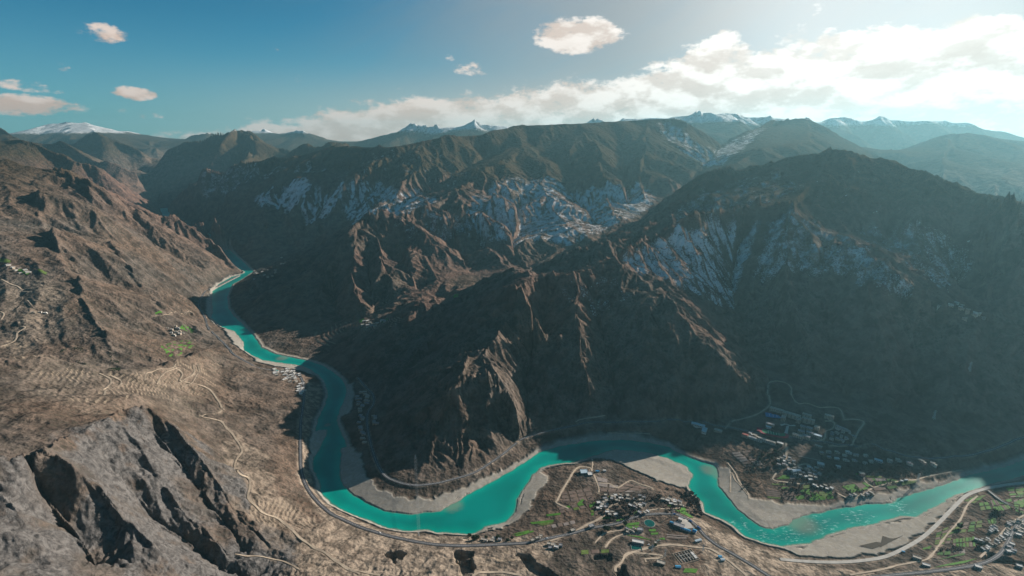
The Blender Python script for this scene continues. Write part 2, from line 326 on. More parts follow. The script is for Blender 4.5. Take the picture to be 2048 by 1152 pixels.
 [(1600,None,(9600,640)),(1720,None,(10500,450)),(1850,None,(10700,420)),(2000,None,(10700,420)),(2200,None,(10500,450)),(2600,None,(10000,450))],
 [(1760,None,(7300,520)),(1850,None,(6200,450)),(1950,None,(5600,400)),(2100,None,(5300,350))],
]
# ------------------------------------------------------------------ river outline (both banks), photo pixels at z = 0
BANK_L = [(318,411),(322,424),(326,437),(352,452),(400,474),(420,488),(431,502),(451,523),(476,537),(490,544),(486,547),(462,554),(437,568),(424,582),(424,604),(425,621),(422,635),(441,653),(469,663),(486,684),(488,701),(500,709),(526,721),(565,726),(599,731),(622,740),(630,746),(640,754),(646,762),(654,780),(653,795),(651,807),(641,827),(634,840),(632,852),(630,864),(640,860),(651,860),(653,867),(646,882),(635,903),(626,916),(626,940),(638,962),(638,983),(661,1008),(692,1023),(728,1038),(765,1054),(796,1061),(823,1063),(850,1060),(875,1066),(906,1066),(936,1069),(954,1066),(970,1054),(1012,1044),(1031,1026),(1035,999),(1052,971),(1067,950),(1080,937),(1101,930),(1119,927),(1147,925),(1180,915),(1213,904),(1232,900),(1289,904),(1336,918),(1363,928),(1372,934),(1385,950),(1376,971),(1380,980),(1386,989),(1404,1004),(1409,1026),(1437,1036),(1466,1052),(1490,1074),(1530,1086),(1565,1094),(1620,1087),(1665,1068),(1700,1057),(1747,1049),(1794,1035),(1815,1033),(1834,1035),(1857,1020),(1891,1005),(1910,990),(1936,985),(1962,975),(2015,961),(2048,952),(2300,890),(2700,840)]
BANK_R = [(2700,800),(2300,850),(2048,919),(2015,931),(1975,940),(1931,951),(1897,965),(1857,978),(1818,989),(1794,997),(1781,1007),(1752,1007),(1726,1009),(1706,1013),(1676,1017),(1632,1026),(1600,1032),(1576,1050),(1545,1058),(1519,1052),(1491,1032),(1471,1013),(1454,993),(1437,971),(1436,952),(1435,938),(1428,930),(1406,924),(1372,911),(1336,893),(1300,885),(1260,880),(1220,879),(1180,882),(1119,892),(1077,904),(1058,918),(1028,937),(1006,950),(967,971),(936,989),(899,1011),(881,1021),(829,1028),(783,1025),(737,1008),(707,989),(689,971),(682,950),(682,925),(684,897),(695,893),(689,875),(682,861),(674,840),(678,828),(682,817),(690,798),(694,784),(693,772),(682,756),(664,742),(646,731),(620,722),(594,717),(552,708),(524,695),(510,674),(486,648),(468,632),(457,615),(455,594),(465,569),(483,559),(507,543),(486,523),(462,502),(448,485),(425,470),(380,450),(346,437),(337,422),(334,411)]

# ------------------------------------------------------------------ log-polar grid round the camera's foot
TH0, TH1 = rad(-60.0), rad(72.0)
R0, R1 = 430.0, 27000.0
def build_base(nt, nr):
    """membrane through the control lines, coarse to fine"""
    lr0, lr1 = math.log(R0), math.log(R1)
    pts = []
    for ln in LINES:
        w = [P(*p) for p in ln]
        for (x0, y0, z0), (x1, y1, z1) in zip(w[:-1], w[1:]):
            n = 2 + int(260 * abs(math.log(math.hypot(x1, y1) / math.hypot(x0, y0)))) + int(420 * abs(math.atan2(x1, y1) - math.atan2(x0, y0)))
            t = np.linspace(0, 1, n)[:, None]
            pts.append(np.array([[x0, y0, z0]]) * (1 - t) + np.array([[x1, y1, z1]]) * t)
    for b in (BANK_L, BANK_R):
        w = [P(p[0], p[1], 1.0) for p in b]
        for (x0, y0, z0), (x1, y1, z1) in zip(w[:-1], w[1:]):
            t = np.linspace(0, 1, 2 + int(math.hypot(x1 - x0, y1 - y0) / 8))[:, None]
            pts.append(np.array([[x0, y0, z0]]) * (1 - t) + np.array([[x1, y1, z1]]) * t)
    pts = np.concatenate(pts)
    th = np.arctan2(pts[:, 0], pts[:, 1]); lr = np.log(np.hypot(pts[:, 0], pts[:, 1]))
    u = (th - TH0) / (TH1 - TH0); v = (lr - lr0) / (lr1 - lr0)
    ok = (u > 0) & (u < 1) & (v > 0) & (v < 1)
    u, v, z = u[ok], v[ok], pts[ok, 2]
    h = None
    sizes = []
    a, b = nt, nr
    while min(a, b) > 12:
        sizes.append((a, b)); a //= 2; b //= 2
    sizes = sizes[::-1]
    for (a, b) in sizes:
        iu = np.minimum((u * (a - 1) + .5).astype(int), a - 1); iv = np.minimum((v * (b - 1) + .5).astype(int), b - 1)
        s = np.zeros((a, b)); c = np.zeros((a, b))
        np.add.at(s, (iu, iv), z); np.add.at(c, (iu, iv), 1)
        fix = c > 0
        val = np.where(fix, s / np.maximum(c, 1), 0)
        if h is None:
            h = np.full((a, b), val[fix].mean())
        else:
            x = np.linspace(0, h.shape[0] - 1, a); y = np.linspace(0, h.shape[1] - 1, b)
            i = np.minimum(x.astype(int), h.shape[0] - 2); j = np.minimum(y.astype(int), h.shape[1] - 2)
            fx = (x - i)[:, None]; fy = (y - j)[None, :]
            h = (h[i][:, j] * (1 - fx) * (1 - fy) + h[i + 1][:, j] * fx * (1 - fy) + h[i][:, j + 1] * (1 - fx) * fy + h[i + 1][:, j + 1] * fx * fy)
        h[fix] = val[fix]
        kx = ((TH1 - TH0) / (a - 1)) ** -2; ky = ((lr1 - lr0) / (b - 1)) ** -2
        for it in range(140):
            p = np.pad(h, 1, mode='edge')
            n = (kx * (p[:-2, 1:-1] + p[2:, 1:-1]) + ky * (p[1:-1, :-2] + p[1:-1, 2:])) / (2 * (kx + ky))
            n = h + 1.0 * (n - h)
            n[fix] = val[fix]
            n[:, -1] = 300.0
            h = n
    return h

def sample(h, u, v):
    x = np.clip(u, 0, 1) * (h.shape[0] - 1); y = np.clip(v, 0, 1) * (h.shape[1] - 1)
    i = np.minimum(x.astype(np.int32), h.shape[0] - 2); j = np.minimum(y.astype(np.int32), h.shape[1] - 2)
    fx = x - i; fy = y - j
    return (h[i, j] * (1 - fx) + h[i + 1, j] * fx) * (1 - fy) + (h[i, j + 1] * (1 - fx) + h[i + 1, j + 1] * fx) * fy

def hash2(ix, iy, seed):
    n = (ix * 374761393 + iy * 668265263 + seed * 144665) & 0x7fffffff
    n = ((n ^ (n >> 13)) * 1274126177) & 0x7fffffff
    a = ((n ^ (n >> 16)) & 0xffff) / 65536.0
    n2 = (n * 69069 + 12345) & 0x7fffffff
    b = ((n2 ^ (n2 >> 15)) & 0xffff) / 65536.0
    return a.astype(np.float32), b.astype(np.float32)

def vnoise(x, y, seed=0):
    ix = np.floor(x).astype(np.int64); iy = np.floor(y).astype(np.int64)
    fx = (x - ix).astype(np.float32); fy = (y - iy).astype(np.float32)
    fx = fx * fx * (3 - 2 * fx); fy = fy * fy * (3 - 2 * fy)
    g = [hash2(ix + a, iy + b, seed)[0] for a in (0, 1) for b in (0, 1)]
    return (g[0] * (1 - fy) + g[1] * fy) * (1 - fx) + (g[2] * (1 - fy) + g[3] * fy) * fx

def fbm(x, y, octaves=4, seed=0, gain=.5):
    s = 0; a = 1; t = 0
    for o in range(octaves):
        s = s + a * vnoise(x * 2 ** o + 17.3 * o, y * 2 ** o - 9.1 * o, seed + o); t += a; a *= gain
    return s / t

TAU = 6.2831853
def erosion(x, y, dx, dy, seed):
    """stripes running along the fall line: phase varies along (dx, dy), which lies across the slope"""
    ix = np.floor(x).astype(np.int64); iy = np.floor(y).astype(np.int64)
    fx = (x - ix).astype(np.float32); fy = (y - iy).astype(np.float32)
    va = np.zeros_like(fx); vs = np.zeros_like(fx); wt = np.zeros_like(fx) + 1e-6
    for i in (-1, 0, 1):
        for j in (-1, 0, 1):
            hx, hy = hash2(ix + i, iy + j, seed)
            px = fx - i - hx; py = fy - j - hy
            w = np.maximum(0, 1 - (px * px + py * py) / 2.1); w = w * w * w
            m = (px * dx + py * dy) * TAU
            va += np.cos(m) * w; vs -= np.sin(m) * w; wt += w
    va /= wt; vs /= wt
    return va, vs * TAU

# ------------------------------------------------------------------ full terrain
NT, NR = 1500, 2000
print('base'); H0 = build_base(900, 760)
LR0, LR1 = math.log(R0), math.log(R1)
def blur(h, n):
    for _ in range(n):
        p = np.pad(h, 1, mode='edge')
        h = (p[:-2, 1:-1] + p[2:, 1:-1] + p[1:-1, :-2] + p[1:-1, 2:] + 4 * h) / 8
    return h
H0 = blur(H0, 1)
ug = np.linspace(0, 1, NT); vg = np.linspace(0, 1, NR) ** 1.0
U, V = np.meshgrid(ug, vg, indexing='ij')
TH = TH0 + U * (TH1 - TH0); RR = np.exp(LR0 + V * (LR1 - LR0))
X = RR * np.sin(TH); Y = RR * np.cos(TH)
h = sample(H0, U, V)
def in_poly(x, y, poly):
    poly = np.asarray(poly); inside = np.zeros(x.shape, bool)
    x0, y0 = poly[:, 0].min(), poly[:, 1].min(); x1, y1 = poly[:, 0].max(), poly[:, 1].max()
    m = (x >= x0) & (x <= x1) & (y >= y0) & (y <= y1)
    xs, ys = x[m], y[m]; r = np.zeros(xs.shape, bool)
    for i in range(len(poly)):
        ax, ay = poly[i - 1]; bx, by = poly[i]
        if ay == by: continue
        c = ((ay > ys) != (by > ys)) & (xs < (bx - ax) * (ys - ay) / (by - ay) + ax)
        r ^= c
    inside[m] = r
    return inside
def dist_line(x, y, pts, closed=False):
    d = np.full(x.shape, 1e12)
    q = list(pts) + ([pts[0]] if closed else [])
    for (ax, ay), (bx, by) in zip(q[:-1], q[1:]):
        dx, dy = bx - ax, by - ay; l2 = dx * dx + dy * dy + 1e-9
        t = np.clip(((x - ax) * dx + (y - ay) * dy) / l2, 0, 1)
        d = np.minimum(d, (x - ax - t * dx) ** 2 + (y - ay - t * dy) ** 2)
    return np.sqrt(d)
RIVER = [P(p[0], p[1], 0.0)[:2] for p in BANK_L + BANK_R]
wob = 1.0
Xw = X + (fbm(X / 22, Y / 22, 3, 5) - .5) * 9 ; Yw = Y + (fbm(X / 22 + 50, Y / 22, 3, 8) - .5) * 9
near = (h < 130) & (RR < 9500)
inside = np.zeros(h.shape, bool); rd = np.full(h.shape, 400.0)
xs, ys = Xw[near], Yw[near]
ins = in_poly(xs, ys, RIVER)
inside[near] = ins
nb = 8; parts = np.array_split(np.arange(xs.size), nb)
with ThreadPoolExecutor(4) as ex:
    dd = np.concatenate(list(ex.map(lambda k: dist_line(xs[k], ys[k], RIVER, True), parts)))
rd[near] = dd
# gullies
def grad(hh):
    gu, gv = np.gradient(hh)
    gr = gv / ((LR1 - LR0) / (NR - 1)) / RR; gt = gu / ((TH1 - TH0) / (NT - 1)) / RR
    return gr * np.sin(TH) + gt * np.cos(TH), gr * np.cos(TH) - gt * np.sin(TH)
hs = blur(h, 6)
gx, gy = grad(hs)
sl0 = np.hypot(gx, gy)
bankf = np.where(inside, 0, np.clip(rd / 90.0, 0, 1)) * np.clip((h - 18) / 45, 0, 1)
steep = np.clip((sl0 - .07) / .38, 0, 1)
amp_all = bankf * steep * (1 - .55 * np.clip((h - 640) / 260, 0, 1) * np.clip((9200 - RR) / 800, 0, 1)) * (1 - .42 * np.clip((rad(-12) - TH) / rad(6), 0, 1) * np.clip((4800 - RR) / 800, 0, 1))
detail = np.zeros_like(h)
def run(k):
    sl = slice(*k)
    x, y, r = X[sl], Y[sl], RR[sl]
    wx = x + 40 * (vnoise(x / 260, y / 260, 31) - .5); wy = y + 40 * (vnoise(x / 260, y / 260, 32) - .5)
    ax, ay = gx[sl].astype(np.float32).copy(), gy[sl].astype(np.float32).copy()
    acc = np.zeros_like(ax)
    cell = np.maximum(r * (TH1 - TH0) / NT, r * (LR1 - LR0) / NR)
    Ls = [(1100, .16), (480, .21), (230, .19), (112, .17), (56, .17), (28, .15), (14, .12)]
    for o, (Lw, k_) in enumerate(Ls):
        if Lw == 1100: fade = np.clip((r - 5500) / 3500, 0, 1)
        else: fade = np.clip(Lw / (cell * 2.2) - .6, 0, 1)
        if Lw == 480: fade = fade * np.clip((r - 2300) / 1300, .12, 1)
        if Lw == 230: fade = fade * np.clip((r - 1500) / 1500, .45, 1)
        if Lw in (230, 112): fade = fade * np.clip((9000 - r) / 3500, .5, 1)
        if Lw in (480, 230): fade = fade * np.clip((11500 - r) / 4500, .35, 1)
        if fade.max() <= 0: continue
        g = np.sqrt(ax * ax + ay * ay) + 1e-4
        nx, ny = ay / g, -ax / g
        c, s = erosion(wx / Lw + o * 7.7, wy / Lw - o * 3.1, (nx * .9).astype(np.float32), (ny * .9).astype(np.float32), 11 + o)
        a = (k_ * Lw * fade * amp_all[sl]).astype(np.float32)
        c2 = 1 - np.abs(c) if o in (2, 3, 4, 5) else c           # sharper crests in the middle octaves
        if o in (2, 3, 4, 5): acc += a * (c2 - .45) * 1.2
        else: acc += a * (c - .15)
        sc_ = .9 * k_ * fade * amp_all[sl]
        ax = ax + (s * nx * sc_).astype(np.float32); ay = ay + (s * ny * sc_).astype(np.float32)
    return acc
print('gullies')
ck = [(a, min(a + 100, NT)) for a in range(0, NT, 100)]
with ThreadPoolExecutor(4) as ex:
    detail = np.concatenate(list(ex.map(run, ck)))
h = h + detail
# general roughness
def ridged(x, y, o, seed):
    s = 0; a = 1; t = 0
    for i in range(o):
        s = s + a * (1 - np.abs(2 * vnoise(x * 2 ** i + 31 * i, y * 2 ** i, seed + i) - 1)); t += a; a *= .5
    return s / t
h += (fbm(X / 60, Y / 60, 5, 71) - .5) * 6 * bankf * np.clip(sl0 * 2 + .3, 0, 1)
# near rocky slope
ROCK = [P(*p)[:2] for p in [(-400,900,460),(0,890,410),(85,905,400),(153,876,370),(240,825,345),(310,815,330),(390,850,250),(470,920,165),(520,1010,110),(570,1080,90),(600,1160,78),(560,1400,80),(-300,1400,400)]]
rk = in_poly(X + (fbm(X / 90, Y / 90, 3, 3) - .5) * 190, Y + (fbm(X / 90, Y / 90, 3, 4) - .5) * 190, ROCK).astype(float)
rk = blur(rk, 40)
wx_, wy_ = X + 30 * fbm(X / 50, Y / 50, 2, 91), Y + 30 * fbm(X / 50, Y / 50, 2, 92)
h += rk * ((ridged(wx_ / 60, wy_ / 60, 6, 41) - .6) * 13 + (fbm(X / 14, Y / 14, 4, 44) - .5) * 9)
h += (1 - rk) * bankf * np.clip(1 - RR / 4500, 0, 1) * (ridged(wx_ / 55, wy_ / 55, 5, 51) - .6) * 7
# river bed and banks
shore = np.minimum(rd * .10, 2.5) + .5
low = np.clip(1 - rd / 70, 0, 1)
h = np.where(inside, -np.minimum(rd * .12, 7) - .6, np.maximum(h, shore))
HF = h
def height(x, y):
    x = np.asarray(x, float); y = np.asarray(y, float)
    return sample(HF, (np.arctan2(x, y) - TH0) / (TH1 - TH0), (np.log(np.hypot(x, y)) - LR0) / (LR1 - LR0))
def hit(px, py):
    """first point of the terrain that the ray through a photo pixel meets"""
    b = (576.0 - py) / FPX
    Yc = math.cos(PITCH) + b * math.sin(PITCH); s = slope_at(py)
    D = np.exp(np.linspace(math.log(480), math.log(30000), 2600))
    x = (px - 1024.0) / FPX / Yc * D
    z = CAMZ + s * D
    g = height(x, D); k = np.argmax(g > z)
    if not (g > z).any(): k = len(D) - 1
    if k == 0: k = 1
    d0, d1 = (z - g)[k - 1], (z - g)[k]
    t = d0 / (d0 - d1 + 1e-9)
    return (x[k - 1] * (1 - t) + x[k] * t, D[k - 1] * (1 - t) + D[k] * t)
# ------------------------------------------------------------------ what covers the ground (masks in world space)
_wc = {}
def region(pix, wobble=60.0, soft=10, zs=None):
    poly = np.array([hit(a, b) if zs is None else P(a, b, zs)[:2] for a, b in pix])
    u = (np.arctan2(poly[:, 0], poly[:, 1]) - TH0) / (TH1 - TH0) * (NT - 1)
    v = (np.log(np.hypot(poly[:, 0], poly[:, 1])) - LR0) / (LR1 - LR0) * (NR - 1)
    m = 3 * soft + 30 + int(wobble / 500.0 / ((TH1 - TH0) / NT))
    sl = (slice(max(0, int(u.min()) - m), min(NT, int(u.max()) + m)), slice(max(0, int(v.min()) - m), min(NR, int(v.max()) + m)))
    if wobble not in _wc:
        w2 = wobble * 1.6
        _wc[wobble] = (X + (fbm(X / w2, Y / w2, 3, 3) - .5) * w2, Y + (fbm(X / w2 + 9, Y / w2, 3, 4) - .5) * w2)
    xx, yy = _wc[wobble]
    out = np.zeros_like(X)
    out[sl] = blur(in_poly(xx[sl], yy[sl], poly).astype(float), soft)
    return out
print('masks')
snow = np.zeros_like(h)
SNOW = [  # outline, strength
 ([(505,395),(560,362),(612,352),(640,372),(700,362),(760,352),(800,378),(850,372),(880,400),(850,425),(800,430),(740,430),(690,425),(640,440),(600,410),(560,420),(520,415)], .78),
 ([(440,345),(520,325),(620,318),(680,345),(640,350),(590,352),(520,365),(430,390),(400,385)], .55),
 ([(640,335),(760,300),(860,300),(930,330),(950,350),(900,380),(850,375),(760,352),(700,358)], .45),
 ([(930,400),(1000,360),(1100,350),(1200,370),(1300,370),(1320,400),(1270,440),(1200,470),(1130,500),(1090,480),(1040,490),(990,480),(940,450)], .78),
 ([(840,430),(900,410),(960,430),(1010,470),(960,500),(900,480),(840,470)], .60),
 ([(760,445),(830,440),(900,470),(880,490),(800,470)], .5),
 ([(1245,520),(1300,478),(1380,450),(1460,425),(1530,430),(1500,500),(1480,580),(1440,620),(1380,590),(1330,560),(1290,550)], .76),
 ([(1130,560),(1200,540),(1240,545),(1260,600),(1200,640),(1130,610),(1090,590)], .45),
 ([(1530,430),(1600,420),(1680,465),(1780,530),(1860,590),(1840,600),(1760,580),(1680,560),(1600,560),(1540,580),(1500,560)], .60),
 ([(1700,440),(1850,440),(1960,450),(1940,540),(1900,590),(1850,560),(1800,520),(1720,480)], .55),
 ([(1400,380),(1480,350),(1560,345),(1620,360),(1560,400),(1440,420),(1380,430),(1330,440)], .55),
 ([(1300,245),(1340,240),(1400,290),(1440,295),(1500,262),(1550,248),(1530,262),(1450,330),(1400,330),(1350,290)], .75),
 ([(1560,330),(1700,330),(1800,370),(1820,420),(1700,420),(1600,400)], .3),
 ([(60,500),(40,430),(20,400),(45,380),(75,400),(110,365),(120,375),(95,395)], .25),
 ([(200,320),(330,300),(380,330),(320,345),(230,345)], .4),
 ([(430,300),(560,300),(600,330),(540,345),(460,330)], .35),
 ([(210,330),(250,310),(310,330),(290,345),(230,350)], .35),
]
for pix, k in SNOW: snow = np.maximum(snow, region(pix, 60.0, 30) * k * .84)
gx2, gy2 = grad(blur(h, 2))
sunf = (gx2 * -math.sin(SUN_AZ) + gy2 * -math.cos(SUN_AZ))          # > 0 where the ground faces the sun
cv = detail - blur(detail, 10)
rk = rk * np.clip((fbm(X / 45, Y / 45, 4, 19) - .5) * 6 + rk * 2.2 - .6, 0, 1)
rk = rk * np.clip(1.25 - 3.0 * np.clip(fbm(X / 110, Y / 110, 4, 29) - .52, 0, 1) * 2.2, .25, 1)
snow *= np.clip(1.0 - .9 * sunf - cv / 10, .1, 1.5)                       # sun-facing ground has melted
snow = np.where(RR > 9000, np.maximum(snow, np.clip((h - 1080 - 140 * np.clip((TH - rad(12)) / rad(6), 0, 1) + 200 * (fbm(X / 900, Y / 900, 4, 77) - .5)) / 150, 0, 1)), snow)
wtop = (RR < 0) & (RR > 6800) & (RR < 9000) & (TH > rad(18))
snow = np.where(wtop, np.maximum(snow, .5 * np.clip((h - 1180) / 60, 0, 1)), snow)
forest = np.clip((h - 560 + 160 * (fbm(X / 400, Y / 400, 4, 21) - .5)) / 140, 0, 1) * np.clip((RR - 2300) / 500, 0, 1)
forest = np.where(TH < rad(-28), forest * np.clip((h - 560) / 300, 0, 1), forest)
purple = np.clip((RR - 4300) / 900, 0, 1) * np.clip((11500 - RR) / 2000, 0, 1) * np.clip((rad(-22) - TH) / rad(6), 0, 1)
bars = np.zeros_like(h)
BARS = [[(634,840),(652,858),(655,868),(646,884),(634,905),(624,930),(618,900),(622,870)],
 [(684,897),(705,893),(722,915),(730,950),(760,985),(800,1000),(860,1002),(910,985),(960,962),(1000,945),(1030,925),(1060,912),(1062,925),(1006,952),(967,973),(936,991),(899,1013),(881,1023),(829,1030),(783,1027),(737,1010),(707,991),(686,971),(680,950)],
 [(1078,940),(1094,952),(1095,968),(1080,985),(1065,1005),(1062,1025),(1035,1045),(1000,1062),(960,1070),(1012,1042),(1033,1024),(1037,999),(1054,971),(1067,950)],
 [(1180,917),(1232,897),(1290,901),(1336,915),(1372,932),(1388,950),(1380,975),(1350,975),(1310,965),(1260,940),(1225,922)],
 [(1436,935),(1460,940),(1475,965),(1500,995),(1560,1008),(1640,1012),(1705,1000),(1790,985),(1870,960),(1880,968),(1757,1010),(1700,1022),(1632,1030),(1576,1054),(1540,1062),(1519,1054),(1465,1015),(1434,971)],
 [(1560,1097),(1620,1090),(1700,1058),(1834,1034),(1900,1000),(1940,983),(1925,1000),(1875,1045),(1845,1072),(1805,1095),(1760,1113),(1700,1122),(1600,1118)],
 [(500,709),(526,721),(600,731),(625,742),(628,752),(600,745),(550,737),(510,728)],
 [(425,575),(412,600),(412,630),(430,655),(425,630),(428,600)],[(441,653),(469,663),(486,684),(490,706),(475,700),(455,675)],
 [(690,765),(705,770),(710,800),(700,830),(680,835),(676,820),(694,795)]]
for b in BARS: bars = np.maximum(bars, region(b, 14.0, 3, 2.0))
bars = np.maximum(bars, np.where(inside, 1, np.clip(1 - (rd - 8) / 10, 0, 1)) * (RR < 6000))
tan = np.maximum.reduce([
  region([(1470,1075),(1640,1130),(1800,1150),(1990,1130),(2060,1130),(2100,1300),(1500,1300),(1400,1110),(1360,1040),(1410,1040)], 40, 8) * .9,
  region([(760,1060),(1100,1072),(1100,1150),(900,1200),(560,1300),(560,1180),(620,1040),(660,1030)], 60, 14) * .75,
  region([(612,760),(640,770),(650,800),(640,850),(625,930),(660,1010),(780,1066),(760,1075),(640,1030),(596,960),(598,850)], 20, 6) * .85,
  region([(450,850),(560,960),(640,1060),(660,1150),(560,1150),(500,1040),(460,960)], 60, 12) * .55,
  region([(60,720),(200,700),(300,745),(420,700),(450,720),(430,790),(360,830),(200,830),(60,790)], 50, 10) * .2,
  region([(0,560),(110,560),(140,600),(120,660),(60,700),(0,720)], 50, 10) * .45])
TERR = [[(55,735),(110,722),(160,740),(215,752),(300,748),(345,730),(395,715),(432,705),(447,735),(430,775),(400,790),(370,800),(330,800),(300,790),(255,800),(200,805),(150,800),(90,795),(60,780)],
        [(0,675),(60,680),(90,720),(30,722),(0,718)],
        [(880,1110),(1050,1108),(1090,1135),(1080,1152),(920,1152)],
        [(500,1000),(600,1010),(640,1040),(620,1060),(540,1050),(500,1030)],
        [(600,690),(790,650),(800,640),(700,640),(640,660)]]
terrace = np.zeros_like(h)
for t in TERR: terrace = np.maximum(terrace, region(t, 30.0, 4))
FLATF = [[(1570,905),(1900,935),(1850,960),(1690,1000),(1560,1000),(1500,975),(1470,940),(1500,905)],
         [(1560,960),(1840,955),(1830,965),(1690,1000),(1540,1000)]]
# stepped benches: the ground really climbs in treads and risers
tf = terrace * np.clip((RR > 500), 0, 1)
st = 6.0
hb = blur(h, 45) + 6 * (fbm(X / 130, Y / 130, 2, 67) - .5)
q = hb / st; fr = q - np.floor(q)
step = (np.floor(q) + np.clip((fr - .62) / .38, 0, 1)) * st
h = h * (1 - tf * .7) + step * tf * .7
riser = np.clip((fr - .76) / .08, 0, 1) * tf * np.clip((fbm(X / 55, Y / 55, 3, 66) - .47) / .10, 0, 1)
HF = h
river_floor = inside
gravel = bars
# ------------------------------------------------------------------ roads and tracks: the ground is benched under them
def dense(pts, step):
    """Catmull-Rom through world points, one sample per step metres"""
    p = [np.array(q, float) for q in pts]; p = [2 * p[0] - p[1]] + p + [2 * p[-1] - p[-2]]
    out = []
    for a, b, c, d in zip(p[:-3], p[1:-2], p[2:-1], p[3:]):
        n = max(1, int(np.linalg.norm(c - b) / step))
        for k in range(n):
            t = k / n
            out.append(.5 * ((2 * b) + (c - a) * t + (2 * a - 5 * b + 4 * c - d) * t * t + (3 * b - a - 3 * c + d) * t ** 3))
    out.append(p[-2]); return np.array(out)
ROADS = []
cut = np.zeros_like(h)
def lay(name, pix, width, kind, step=4.0, z=None, smooth_n=14, dig=True):
    pts = [hit(a, b) if z is None else P(a, b, z)[:2] for a, b in pix]
    d = dense(pts, step); zz = height(d[:, 0], d[:, 1]) if z is None else np.maximum(height(d[:, 0], d[:, 1]), 3.0)
    for _ in range(smooth_n):
        q = np.pad(zz, 1, mode='edge'); zz = (q[:-2] + 2 * q[1:-1] + q[2:]) / 4
    zz = np.maximum(zz, 1.6)
    if dig:
        for (x, y), zq in zip(d, zz):
            r = math.hypot(x, y); th = math.atan2(x, y)
            iu = (th - TH0) / (TH1 - TH0) * (NT - 1); iv = (math.log(r) - LR0) / (LR1 - LR0) * (NR - 1)
            m = width / 2 + 7
            ku = int(m / (r * (TH1 - TH0) / NT)) + 2; kv = int(m / (r * (LR1 - LR0) / NR)) + 2
            s = (slice(max(0, int(iu) - ku), max(0, int(iu) + ku + 1)), slice(max(0, int(iv) - kv), max(0, int(iv) + kv + 1)))
            if X[s].size == 0: continue
            dd = np.hypot(X[s] - x, Y[s] - y)
            cell = max(r * (LR1 - LR0) / NR, r * (TH1 - TH0) / NT)
            w = np.clip((width / 2 + 1.0 * cell + 2.0 - dd) / 2.5, 0, 1)
            h[s] = h[s] * (1 - w) + (zq - .35) * w
            cut[s] = np.maximum(cut[s], np.clip((width / 2 + 6 - dd) / 5, 0, 1))
    ROADS.append((name, d, zz, width, kind))
print('roads')
RD_LEFT = [(476,545),(440,563),(417,576),(399,601),(398,615),(410,635),(417,656),(441,681),(458,698),(469,710),(514,736),(542,741),(590,747),(606,764),(608,795),(602,840),(601,861),(601,907),(603,943),(612,971),(630,998),(661,1026),(698,1044),(731,1058),(783,1073),(829,1084),(869,1090),(905,1092),(951,1092),(997,1089),(1052,1086),(1089,1078),(1135,1069),(1180,1057),(1232,1048),(1265,1037),(1294,1030),(1348,1029),(1367,1035),(1383,1044),(1400,1061),(1412,1074),(1435,1091),(1461,1105),(1500,1128),(1530,1148),(1580,1180)]
RD_SPUR = [(715,752),(729,770),(745,788),(747,807),(737,822),(734,840),(737,867),(747,907),(765,944),(795,962),(832,969),(869,966),(905,957),(945,945),(976,927),(1006,907),(1028,889),(1052,876),(1089,869),(1150,858),(1193,853),(1300,852),(1373,852),(1420,856),(1453,863),(1504,874),(1556,883),(1629,892),(1683,898),(1738,905),(1793,918),(1848,923),(1921,916),(1976,905),(2012,892),(2048,879),(2150,858)]
RD_RIGHT = [(1560,1120),(1640,1125),(1700,1124),(1765,1115),(1810,1096),(1847,1073),(1878,1045),(1904,1018),(1928,994),(1944,985),(1975,976),(2009,970),(2048,966),(2150,955)]
RD_HIGH = [(1690,1160),(1792,1150),(1870,1142),(1936,1133),(1975,1123),(2001,1107),(2015,1086),(2028,1060),(2048,1039),(2100,1010)]
lay('road', RD_LEFT, 9.0, 'asphalt', z=28.0)
lay('road', RD_SPUR, 9.0, 'asphalt', z=26.0)
lay('road', RD_RIGHT, 9.0, 'concrete', z=13.0)
lay('road', RD_HIGH, 9.0, 'asphalt', z=28.0)
